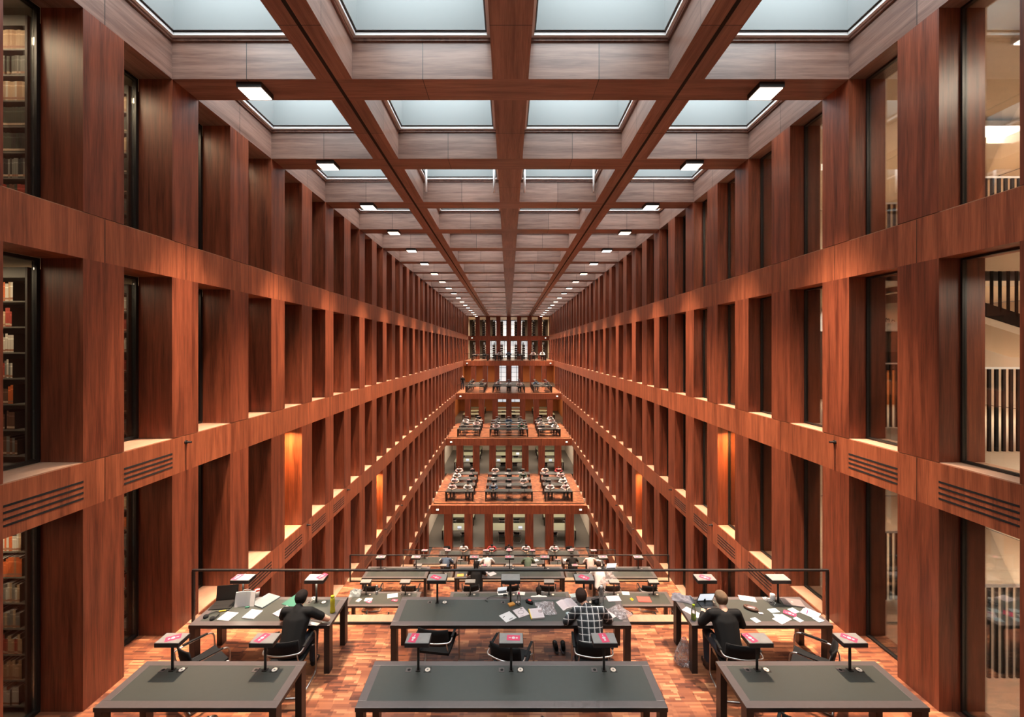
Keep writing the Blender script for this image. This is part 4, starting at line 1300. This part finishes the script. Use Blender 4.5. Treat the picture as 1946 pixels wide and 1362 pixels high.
def laptop(c, rz, ang, lid, label, w=0.33, d=0.23, screen=None, logo=False):
    t = empty('laptop', c, R(rz)); tag(t, label, 'laptop')
    m = MB(); m.box(-w / 2, w / 2, -d / 2, d / 2, 0, 0.014); bs_ = m.build('base', M[lid], t, bevel=0.003)
    if ang > 5:
        m = MB(); m.box(-w / 2 + .02, w / 2 - .02, -0.02, d / 2 - .02, 0.0138, 0.0155); m.build('keyboard', M['black'], bs_)
    T = Matrix.Translation((0, d / 2, 0.016)) @ Matrix.Rotation(R(-ang), 4, 'X')
    m = MB(); m.box(-w / 2, w / 2, -d, 0, 0.0, 0.007, T) if ang <= 5 else m.box(-w / 2, w / 2, -d, 0, -0.0, 0.007, Matrix.Translation((0, d / 2, 0.016)) @ Matrix.Rotation(R(-ang), 4, 'X'))
    ld_ = m.build('lid', M[lid], t)
    if ang > 5:
        m = MB(); m.box(-w / 2 + .01, w / 2 - .01, -d + .01, -.015, -0.002, 0.0, Matrix.Translation((0, d / 2, 0.016)) @ Matrix.Rotation(R(-ang), 4, 'X'))
        m.build('screen', M[screen or 'black'], ld_)
    if logo:
        m = MB(); m.lathe([(0.0, 0.0234), (0.018, 0.0234), (0.018, 0.0238), (0, 0.0238)], (0, 0, 0), 14); m.build('emblem', M['paper'], ld_)
    return t
def bottle(px, py, r, h, body, cap, label, z=TH, base=0.0, fill=None, name='bottle'):
    c = at(px, py, base + z)
    t = empty(name, (c.x, c.y, base + z + .001)); tag(t, label, 'bottle')
    m = MB(); m.lathe([(r * .9, 0), (r, .01), (r, h * .62), (r * .85, h * .72), (r * .42, h * .86), (r * .42, h * .9)], n=20); m.build('bottle_body', M[body], t, smooth=True)
    m = MB(); m.lathe([(r * .5, h * .9), (r * .5, h), (0, h)], n=16); m.build('cap', M[cap], t, smooth=False)
    if fill:
        m = MB(); m.lathe([(r * .85, .004), (r * .93, .012), (r * .93, h * .35), (0, h * .35)], n=20); m.build('drink', M[fill], t, smooth=True)
    return t
def crumpled(c, w, l, h, mat, label, name='plastic_bag', seed=1, rz=0, cat='bag'):
    rr_ = random.Random(seed)
    ph = [rr_.uniform(0, 6) for _ in range(8)]
    m = MB()
    def f(u, v):
        e = (1 - abs(2 * u - 1) ** 4) * (1 - abs(2 * v - 1) ** 4)
        q = 0.55 + .18 * math.sin(8 * u + ph[0] + 3 * v) + .16 * math.sin(10 * v + ph[1] - 4 * u) + .08 * math.sin(17 * (u + v) + ph[2]) + .05 * math.sin(23 * (u - v) + ph[3])
        return ((u - .5) * w * (1 + .05 * math.sin(9 * v + ph[4])), (v - .5) * l * (1 + .05 * math.sin(8 * u + ph[5])), 0.004 + h * e * max(0.05, q))
    m.grid(f, 36, 36, 0.002)
    o = m.build(name, M[mat], None, tuple(c), R(rz), smooth=True)
    return tag(o, label, cat)

M['silver'] = plain('silver_aluminium', (0.33, 0.28, 0.27), 0.35, metal=0.6)
M['grey_cover'] = plain('blue_grey_cover', (0.16, 0.175, 0.18), 0.55, var=.08)
M['green_cover'] = plain('green_cover', (0.03, 0.13, 0.085), 0.5)
M['yellow'] = plain('yellow_plastic', (0.65, 0.42, 0.02), 0.4)
M['orange'] = plain('orange_plastic', (0.70, 0.30, 0.06), 0.5)
M['grey_felt'] = plain('grey_felt', (0.14, 0.13, 0.15), 0.9, var=.1)
M['brown_leather'] = plain('brown_leather', (0.09, 0.04, 0.025), 0.5, var=.3)
M['red_cover'] = plain('red_cover', (0.62, 0.06, 0.045), 0.5)
M['magenta'] = plain('magenta_plastic', (0.5, 0.02, 0.15), 0.4)
M['teal_print'] = plain('mixed_print_cover', (0.40, 0.45, 0.42), .6, var=.6)
M['white_plastic'] = plain('white_plastic', (0.75, 0.70, 0.68), 0.35)

# ---- left desk, second row
laptop(at(424, 1150, TH) + Vector((0, .0, .001)), 8, 100, 'black', 'open black laptop with a dark screen on the left desk, second row', screen='black')
t = empty('standing_book', at(464, 1153, TH) + Vector((0, 0, .001)), R(6)); tag(t, 'white open book held upright on a wire stand, left desk', 'book')
for sx in (-1, 1):
    m = MB(); m.add([(0, .02, 0), (sx * .15, -.005, 0), (sx * .15, .05, .21), (0, .075, .21), (0, .032, 0), (sx * .15, .012, 0), (sx * .15, .067, .21), (0, .087, .21)],
                    [(0, 1, 2, 3), (7, 6, 5, 4), (0, 4, 5, 1), (1, 5, 6, 2), (2, 6, 7, 3), (3, 7, 4, 0)]); m.build('page_block', M['paper'], t)
m = MB(); m.tube([(-.08, .11, 0.003), (-.06, .09, .22), (0, .09, .235), (.06, .09, .22), (.08, .11, 0.003)], .003); m.build('wire_stand', M['white_plastic'], t, smooth=True)
t = empty('paper_cup', at(489, 1133, TH) + Vector((0, 0, .001))); tag(t, 'white paper cup with a red rim behind the upright book', 'cup')
m = MB(); m.lathe([(.028, 0), (.040, .11), (.038, .11), (.026, .004)], n=18); m.build('cup_body', M['paper'], t, smooth=True)
m = MB(); m.lathe([(.0405, .095), (.042, .12), (.038, .12), (.038, .096)], n=18); m.build('rim', M['red_cover'], t)
sheet(505, 1142, .27, .33, -22, 'grey_cover', 'blue-grey folder closed on the left desk', 'folder', thick=.018, name='folder')
sheet(560, 1141, .24, .30, -20, 'green_cover', 'green folder lying beyond the person in the black T-shirt', 'folder', thick=.006, name='folder')
sheet(433, 1171, .20, .20, -8, 'print', 'printed booklet left of another one at the front of the left desk', 'booklet', thick=.006, name='booklet')
sheet(480, 1168, .20, .21, -8, 'print', 'thick printed booklet right of its neighbour at the front of the left desk', 'booklet', thick=.014, name='booklet')
sheet(537, 1162, .14, .24, -28, 'print_pink', 'open pinkish book by the left arm of the black T-shirt wearer', 'book', thick=.015, name='notebook')
sheet(598, 1182, .20, .12, -20, 'print', 'white sheet under the right arm of the black T-shirt wearer', 'paper')
sheet(470, 1154, .06, .035, 10, 'green_cover', 'small green eraser between the folder and the booklets', 'eraser', thick=.012, name='eraser')
m = MB(); m.cyl((-.055, 0, .01), (.04, .01, .01), .01); m.mi = 1; m.cyl((.04, .01, .01), (.075, .013, .01), .011)
c = at(424, 1162, TH); tag(m.build('highlighter', [M['yellow'], M['black']], None, (c.x, c.y, TH + .001), R(8)), 'yellow highlighter with a black cap above the booklets', 'pen')
c = at(404, 1171, TH)
t = empty('headphones', (c.x, c.y, TH + .001), R(-20)); tag(t, 'black headphones at the left edge of the left desk', 'headphones')
m = MB(); m.tube([(.085 * math.cos(a), .09 * math.sin(a), .02) for a in [R(q) for q in range(-20, 201, 20)]], .008); m.build('headband', M['black'], t, smooth=True)
for sx in (-1, 1):
    m = MB(); m.lathe([(.0, 0), (.034, 0), (.038, .012), (.03, .035), (0, .035)], (sx * .07, -.055, 0), 18); m.build('ear_cup', M['matte_black'], t, smooth=True)
c = at(596, 1138, TH)
m = MB(); m.tube([(.05 * math.cos(a * 1.3) * (1 - a / 20), .04 * math.sin(a) * (1 + a / 30), .004 + a * .0008) for a in [q * .4 for q in range(30)]], .003)
m.cyl((.03, 0, 0), (.03, 0, .03), .016); tag(m.build('earphones', M['white_plastic'], None, (c.x, c.y, TH + .001), 0, smooth=True), 'tangled white earphones beside the head of the T-shirt wearer', 'earphones')
c = at(632, 1163, TH)
t = empty('bottle', (c.x, c.y, TH + .001)); tag(t, 'yellow-green bottle standing near the right end of the left desk', 'bottle')
m = MB(); m.lathe([(.036, 0), (.040, .01), (.038, .05), (.032, .10), (.036, .15), (.034, .21), (.026, .23)], n=20); m.build('bottle_body', M['yellow_bottle'], t, smooth=True)
m = MB(); m.lathe([(.027, .23), (.027, .26), (0, .262)], n=16); m.build('cap', M['yellow_bottle'], t)
# leaflet sheets on the two left lamps
for x, w_, lb in ((-4.33, .17, 'white sheet on the lamp head behind the open laptop'), (-3.22, .2, 'white sheet on the lamp head beyond the T-shirt wearer')):
    sheet(0, 0, w_, .17, -4, 'paper', lb, z=LT - 0.003, X=Vector((x, y2, LT)))
# glowing lamps over the left desk
for x in (-3.18,):
    area('desk_light', (x, y2 - .02, TH + .35), (.22, .14), 3.0, (1, .92, .70), spread=160)
area('desk_light', (-4.38, y2 - .02, TH + .35), (.22, .14), 1.2, (1, .92, .70), spread=160)

# ---- middle desk, second row
c = at(955, 1137, TH)
m = MB(); m.tube([(-.29, -.05, .005), (-.24, -.10, .005), (-.26, -.02, .012), (-.18, .03, .02), (-.05, .045, .03), (.02, .04, .03)], .005)
m.cyl((.01, .04, .03), (.07, .04, .03), .018)
tag(m.build('power_cable', M['black'], None, (c.x, c.y, TH + .002), 0, smooth=True), 'black power cable with a plug curling across the middle desk', 'cable')
sheet(972, 1149, .10, .075, 28, 'orange', 'small orange packet between the bottle and the magazines', 'packet', thick=.02, name='packet')
bottle(986, 1148, .032, .19, 'bottle_glass', 'crimson', 'small clear bottle with a crimson cap beside the centre lamp, second row')
t = empty('glasses_case', at(1006, 1145, TH) + Vector((0, 0, .001)), R(-40)); tag(t, 'open black case beside the crumpled clear bag', 'case')
m = MB(); m.lathe([(.0, 0), (.035, .004), (.04, .02), (.03, .035), (0, .038)], n=18)
for i, v in enumerate(m.v): m.v[i] = (v[0] * 2.0, v[1], v[2])
m.build('case_body', M['matte_black'], t, smooth=True)
m = MB(); m.box(-.02, .03, -.015, .02, .036, .045); m.build('contents', M['red_cover'], t)
sheet(965, 1172, .20, .20, 35, 'paper', 'white magazine with black print, left one of a fan on the middle desk', 'magazine', thick=.004, name='magazine')
sheet(990, 1164, .19, .21, 28, 'pink_paper', 'magazine with a drawn outline on its cover, right of the other', 'magazine', thick=.008, name='magazine')
t = empty('notebook', at(1020, 1167, TH) + Vector((0, 0, .001)), R(8)); tag(t, 'thick printed notebook with a yellow edge on the middle desk', 'notebook')
m = MB(); m.box(-.1, .1, -.12, .12, 0, .022); m.build('page_block', M['print_pink'], t)
m = MB(); m.box(-.112, -.1005, -.12, .12, 0, .02); m.build('spine', M['yellow'], t)
crumpled(at(1037, 1156, TH) + Vector((0, 0, .001)), .30, .34, .06, 'bag_film', 'crumpled clear plastic bag lying on the middle desk', seed=4, rz=4)
open_book(1078, 1148, .28, .24, 22, 'open book left of the person in plaid', mat='print_pink')
sheet(1092, 1131, .16, .1, 15, 'teal_print', 'colourful printed cover behind the open book', 'booklet', thick=.004, name='booklet')
sheet(1082, 1168, .05, .12, 32, 'blue_paper', 'pale calculator by the left arm of the person in plaid', 'calculator', thick=.01, name='calculator')
sheet(1150, 1165, .20, .30, 32, 'pink_paper', 'large pinkish sheet right of the person in plaid', 'paper')
sheet(1166, 1138, .22, .15, 5, 'pink_paper', 'stack of white paper at the far right of the middle desk', 'paper', thick=.01)
crumpled(at(1178, 1163, TH) + Vector((0, 0, .001)), .26, .32, .07, 'bag_film', 'crumpled clear bag at the right corner of the middle desk', seed=9, rz=30)
bottle(1143, 1148, .04, .30, 'bottle_glass', 'white_plastic', 'tall clear water bottle near the right end of the middle desk')
t = empty('camera_body', at(1131, 1146, TH) + Vector((0, 0, .001)), R(20)); tag(t, 'small black camera beside the tall water bottle', 'camera')
m = MB(); m.box(-.06, .06, -.02, .02, 0, .08); m.build('case', M['black'], t, bevel=.004)
m = MB(); m.cyl((0, -.02, .04), (0, -.06, .04), .03); m.build('lens', M['matte_black'], t, smooth=True)

# ---- right desk, second row
t = crumpled(at(1297, 1138, TH) + Vector((0, 0, .001)), .34, .22, .09, 'grey_felt', 'grey felt sleeve draped over the left corner of the right desk', 'laptop_sleeve', 5, -22, 'sleeve')
sheet(1315, 1163, .14, .26, 38, 'pink_paper', 'pinkish sheet beside the green bottle', 'paper')
bottle(1318, 1178, .036, .24, 'bottle_glass', 'green_liquid', 'clear bottle with green drink at the left end of the right desk', fill='green_liquid')
laptop(at(1345, 1150, TH) + Vector((0, 0, .001)), 3, 60, 'black', 'open laptop in front of the blond reader', w=.26, d=.2, screen='screen')
sheet(1420, 1137, .25, .15, -15, 'print_pink', 'pale printed sheet at the back of the right desk', 'paper')
t = empty('pencil_case', at(1427, 1158, TH) + Vector((0, 0, .001)), R(-40)); tag(t, 'open brown pencil case full of pens', 'pencil case')
m = MB(); m.lathe([(.0, 0), (.045, .0), (.055, .02), (.05, .045), (.044, .045), (.045, .02), (0, .012)], n=20)
for i, v in enumerate(m.v): m.v[i] = (v[0] * 2.0, v[1], v[2])
m.build('case_body', M['brown_leather'], t, smooth=True)
for k, mt in enumerate(('white_plastic', 'black', 'red_cover', 'grey_cover')):
    m = MB(); m.cyl((-.07 + .01 * k, -.02 + .013 * k, .03), (.06, -.015 + .012 * k, .048), .005); m.build('pen', M[mt], t, smooth=True)
c = at(1459, 1140, TH)
m = MB(); m.tube([(.06 * math.cos(a * 1.1), .05 * math.sin(a), .004 + a * .001) for a in [q * .4 for q in range(28)]] + [(.08, -.08, .004), (.02, -.14, .004)], .003)
m.cyl((-.02, .02, 0), (-.02, .02, .03), .02)
tag(m.build('earphones', M['white_plastic'], None, (c.x, c.y, TH + .001), 0, smooth=True), 'white earphones coiled in front of the right lamp', 'earphones')
t = empty('mug', at(1468, 1139, TH) + Vector((0, .0, .001))); tag(t, 'small white mug left of the lamp on the right desk', 'mug')
m = MB(); m.lathe([(.035, 0), (.038, .01), (.038, .09), (.034, .09), (.033, .012), (0, .01)], n=20); m.build('mug_body', M['white_plastic'], t, smooth=True)
m = MB(); m.tube([(.036, 0, .075), (.06, 0, .065), (.06, 0, .035), (.036, 0, .02)], .005); m.build('handle', M['white_plastic'], t, smooth=True)
laptop(at(1505, 1146, TH) + Vector((0, 0, .001)), -14, 0, 'silver', 'closed silver laptop with a pale emblem on the right desk', w=.31, d=.2, logo=True)
sheet(1436, 1178, .10, .11, 18, 'blue_paper', 'pale blue note at the front edge of the right desk, apart from the rest', 'note', name='paper_note')
sheet(1470, 1160, .15, .10, 10, 'blue_paper', 'pale blue note beyond the white papers on the right desk', 'note', name='paper_note')
sheet(1486, 1176, .26, .15, 28, 'pink_paper', 'pinkish sheet under the blue notes at the front of the right desk', 'paper')
sheet(1478, 1170, .12, .09, -10, 'blue_paper', 'pale blue note lying on the pinkish sheet', 'note', z=TH + .003, name='paper_note')
sheet(1508, 1160, .12, .12, 20, 'blue_paper', 'pale blue note under the crimson leaflet of the right desk', 'note', name='paper_note')
c = at(1501, 1166, TH); leaflet(c.x, c.y, TH + .006, R(50), 'crimson leaflet lying among the papers on the right desk')
sheet(1517, 1177, .09, .11, 25, 'blue_paper', 'pale blue note right of the crimson leaflet, front edge', 'note', name='paper_note')
sheet(1540, 1165, .22, .22, 38, 'pink_paper', 'large white sheet with a magenta pen at the right end of the desk', 'paper', thick=.004)
sheet(1555, 1177, .12, .11, 20, 'blue_paper', 'pale blue note on the large sheet at the right corner', 'note', z=TH + .006, name='paper_note')
c = at(1534, 1164, TH); m = MB(); m.cyl((-.03, -.05, .006), (.03, .05, .006), .005); tag(m.build('pen', M['magenta'], None, (c.x, c.y, TH + .006), R(-10), smooth=True), 'magenta pen on the large sheet of the right desk', 'pen')
sheet(1446, 1166, .06, .04, -10, 'pink_paper', 'small pink eraser right of the pencil case', 'eraser', thick=.012, name='eraser')

# ---- floor things
for k, (px, sx) in enumerate(((1056, -1), (1070, 1))):
    c = at(px, 1232, 0.0)
    t = empty('shoe', (c.x, c.y, 0.001), R(-4 * sx)); tag(t, f'dark lace-up shoe on the floor under the middle desk, {"left" if sx < 0 else "right"} one of the pair', 'shoe', 'pair of dark shoes')
    me = blob('shoe_upper', [((0, .09, .035), (.040, .05, .03), (0, -.06, .04), (.034, .045, .035)), ((0, -.07, .05), (.034, .035, .045), (0, -.02, .055), (.034, .04, .04))], .006, M['matte_black'])
    o = bpy.data.objects.new('upper', me); COL.objects.link(o); o.parent = t
    m = MB(); m.lathe([(.05, 0), (.052, .012), (.048, .018)], n=20)
    for i, v in enumerate(m.v): m.v[i] = (v[0] * .88, v[1] * 2.6, v[2])
    m.build('sole', M['grey_felt'], t)
    m = MB()
    for q in range(4): m.tube([(-.02, .0 + .02 * q, .088 - .004 * q), (.02, .008 + .02 * q, .088 - .004 * q)], .003)
    m.build('laces', M['grey_cover'], t)
def floor_bag(c, label, mat, s=1.0, seed=2):
    rr_ = random.Random(seed); m = MB()
    prof = [(.09, 0), (.12, .03), (.125, .10), (.10, .20), (.05, .30), (.025, .36)]
    n_ = 28; vs = []; fs = []
    for k, (r, z_) in enumerate(prof):
        for i in range(n_):
            a = 2 * PI * i / n_
            q = r * (1 + .16 * math.sin(5 * a + k * 1.3) + .10 * math.sin(11 * a - k * 2)) * s
            vs.append((q * math.cos(a), q * .7 * math.sin(a), z_ * s))
    for k in range(len(prof) - 1):
        for i in range(n_): fs.append((k * n_ + i, k * n_ + (i + 1) % n_, (k + 1) * n_ + (i + 1) % n_, (k + 1) * n_ + i))
    fs.append(tuple(range(n_ - 1, -1, -1))); fs.append(tuple((len(prof) - 1) * n_ + i for i in range(n_)))
    m.add(vs, fs)
    return tag(m.build('plastic_bag' if mat == 'bag_film' else 'bag', M[mat], None, tuple(c), 0, smooth=True), label, 'bag')
floor_bag(at(1300, 1262, 0) + Vector((0, 0, .002)), 'clear plastic bag on the floor beside the left leg of the right desk', 'bag_film', 1.15)
floor_bag(at(1350, 1268, 0) + Vector((0, 0, .002)), 'brown slouched bag on the floor beside the blond reader', 'brown_leather', .8, 5)

# ---- things one storey down
B3 = -3.34
def low(px, py, w, l, rz, mat, label, cat='paper', thick=.0016, name='paper_sheet'):
    return sheet(px, py, w, l, rz, mat, label, cat, TH, thick, B3, name)
low(700, 1139, .22, .16, 0, 'paper', 'white leaflet with a red emblem on the lower left desk')
c = at(701, 1143, B3 + TH); leaflet(c.x, c.y, B3 + TH + .003, R(60), 'crimson leaflet on the lower left desk')
low(746, 1132, .30, .22, 15, 'print', 'fan of printed white papers on the lower left desk', thick=.01)
c = at(750, 1141, B3 + TH); leaflet(c.x, c.y, B3 + TH + .013, R(80), 'crimson leaflet at the foot of the paper fan on the lower left desk')
low(682, 1140, .12, .16, -20, 'pink_paper', 'small pale note at the left of the lower left desk', 'note', name='paper_note')
crumpled(at(675, 1128, B3 + TH) + Vector((0, 0, .001)), .34, .38, .16, 'grey_cover', 'grey and white bag on the left end of the lower left desk', 'handbag', 12, 10)
bottle(716, 1128, .04, .26, 'bottle_glass', 'blue_paper', 'clear bottle standing on the lower left desk', base=B3)
low(1224, 1139, .38, .26, -3, 'red_cover', 'bright red notebook on the lower right desk', 'notebook', .012, 'notebook')
low(1189, 1127, .22, .18, -5, 'paper', 'white booklet left of the red notebook', 'booklet', .006, 'booklet')
m = MB()
for q in range(5): m.cyl((-.06 + .02 * q, -.05, .008), (-.02 + .02 * q, .06, .008), .006)
c = at(1201, 1139, B3 + TH); tag(m.build('highlighter_bundle', M['yellow'], None, (c.x, c.y, B3 + TH + .001), R(40)), 'bundle of yellow pens beside the red notebook', 'pens')
crumpled(at(1154, 1101, B3 + TH) + Vector((0, 0, .001)), .62, .5, .26, 'bag_film', 'large crumpled clear bag on the far lower right desk', seed=21, rz=10)
low(920, 1087, .22, .2, 30, 'print_pink', 'pale sheet second from the right on the far lower middle desk')
low(935, 1090, .24, .2, 35, 'print_pink', 'pale sheet rightmost on the far lower middle desk')
low(875, 1093, .22, .16, 5, 'orange', 'orange folder at the left end of the far lower middle desk', 'folder', .01, 'folder')
low(893, 1090, .2, .24, -15, 'print', 'white page before the reader with the black top one storey down')
laptop(at(1163, 1083, B3 + TH) + Vector((0, .0, .001)), 5, 60, 'white_plastic', 'white laptop on the far lower right desk', w=.34, d=.24, screen='screen')
laptop(at(955, 1127, B3 + TH) + Vector((0, .0, .001)), 12, 55, 'white_plastic', 'white tablet propped beyond the centre lamp on the lower desk', w=.3, d=.22, screen='screen')
low(990, 1127, .24, .16, -10, 'paper', 'white sheet on the lower middle desk right of the tablet')
# papers on the far desks
pr = random.Random(5)
spots = []
for a in ('E', 'D', 'C', 'B'):
    for k in range(4 if a in 'ED' else 1):
        for cn in COLX:
            _, cx, seats = COLX[cn]
            for q, sx in enumerate(seats):
                if pr.random() < 0.62:
                    spots.append((cx + sx + pr.uniform(-.25, .25), FAS[a] + .8 + 1.5 * k + pr.uniform(.25, .5), ZT[a] + TH, f'{SEATN[len(seats)][q]} seat, {cn} desk, {ORD[k + 1]} row of the {OPN[a]} opposite terrace'))
for cn, sx_, k in (('left', 1, 0), ('middle', 0, 1), ('middle', 2, 2), ('right', 0, 3), ('right', 1, 4)):
    _, cx, seats = COLX[cn]
    spots.append((cx + seats[sx_] + .15, R5 + .33, -6.70 + TH, f'{SEATN[len(seats)][sx_]} seat, {cn} desk, last row two storeys down'))
    spots.append((cx + seats[sx_] - .25, R5 + .38, -6.70 + TH, f'left of the {SEATN[len(seats)][sx_]} seat, {cn} desk, last row two storeys down'))
pm = {}
for (x, y, z_, ds) in spots:
    kind = pr.choice((('white', 'paper'), ('pink', 'pink_paper'), ('white', 'print')))
    key = kind[1]
    if key not in pm:
        m = MB(); m.box(-.15, .15, -.11, .11, 0, .006); pm[key] = m.mesh('paper_sheet', M[key])
    o = bpy.data.objects.new('paper_sheet', pm[key]); COL.objects.link(o)
    o.location = (x, y, z_ + .001); o.rotation_euler = (0, 0, R(pr.uniform(-40, 40)))
    tag(o, f'{kind[0]} papers, {ds}', 'paper', 'papers on the far desks')

# open white laptops on the double desks, and marks printed on the two magazines
for k, (x, y, a_) in enumerate(((-3.9, 33.1, 'F'), (0.9, 33.1, 'F'), (-1.0, 40.5, 'E'), (0.9, 43.0, 'E'), (4.0, 40.5, 'E'), (-4.0, 40.6, 'E'))):
    laptop(Vector((x, y, ZT[a_] + 0.732)), 0, 75, 'white_plastic', f'white laptop on a pale double desk, {["bottom", "second"][a_ == "E"]} room, {ORD[k + 1]} from the left or nearer', screen='screen')
for (px, py, rz, mk) in ((965, 1172, 35, 0), (990, 1164, 28, 1)):
    host = [o for o in bpy.data.objects if o.name.startswith('magazine') and (o.location - Vector((at(px, py, TH).x, at(px, py, TH).y, TH))).length < .02][0]
    m = MB()
    z_ = .0045 if mk == 0 else .0085
    if mk == 0:
        m.box(-.07, -.055, .02, .035, z_, z_ + .0006); m.box(-.05, -.035, .025, .04, z_, z_ + .0006); m.box(-.02, .05, -.075, -.062, z_, z_ + .0006)
    else:
        for q in range(20):
            a0 = 2 * PI * q / 20; a1 = 2 * PI * (q + 1) / 20
            m.cyl((.05 * math.cos(a0) ** 1 , .04 * math.sin(a0), z_), (.05 * math.cos(a1), .04 * math.sin(a1), z_), .002, n=5)
        m.box(.03, .045, .06, .09, z_, z_ + .0006); m.box(.05, .065, .06, .09, z_, z_ + .0006); m.box(-.06, .0, -.09, -.083, z_, z_ + .0006)
    m.build('printed_mark', M['black'], host)

# chairs at the pale double desks
for a_, nm in (('F', 'bottom storey'), ('E', 'second opposite room'), ('D', 'third opposite room')):
    y0 = FAS[NEXT[a_]] + 0.6
    for k in range(2):
        for cx, cn in ((-4.1, 'left'), (0, 'middle'), (4.1, 'right')):
            for dx in (-0.6, 0.6):
                chair(cx + dx + lamp_rng.uniform(-.08, .08), y0 + 0.95 + 2.6 * k, ZT[a_] + 0.001, R(lamp_rng.uniform(-14, 14)),
                      f'black armchair, {"left" if dx < 0 else "right"} side of the {cn} pale desk, {ORD[k + 1]} row, {nm}', 'armchairs at the pale double desks')
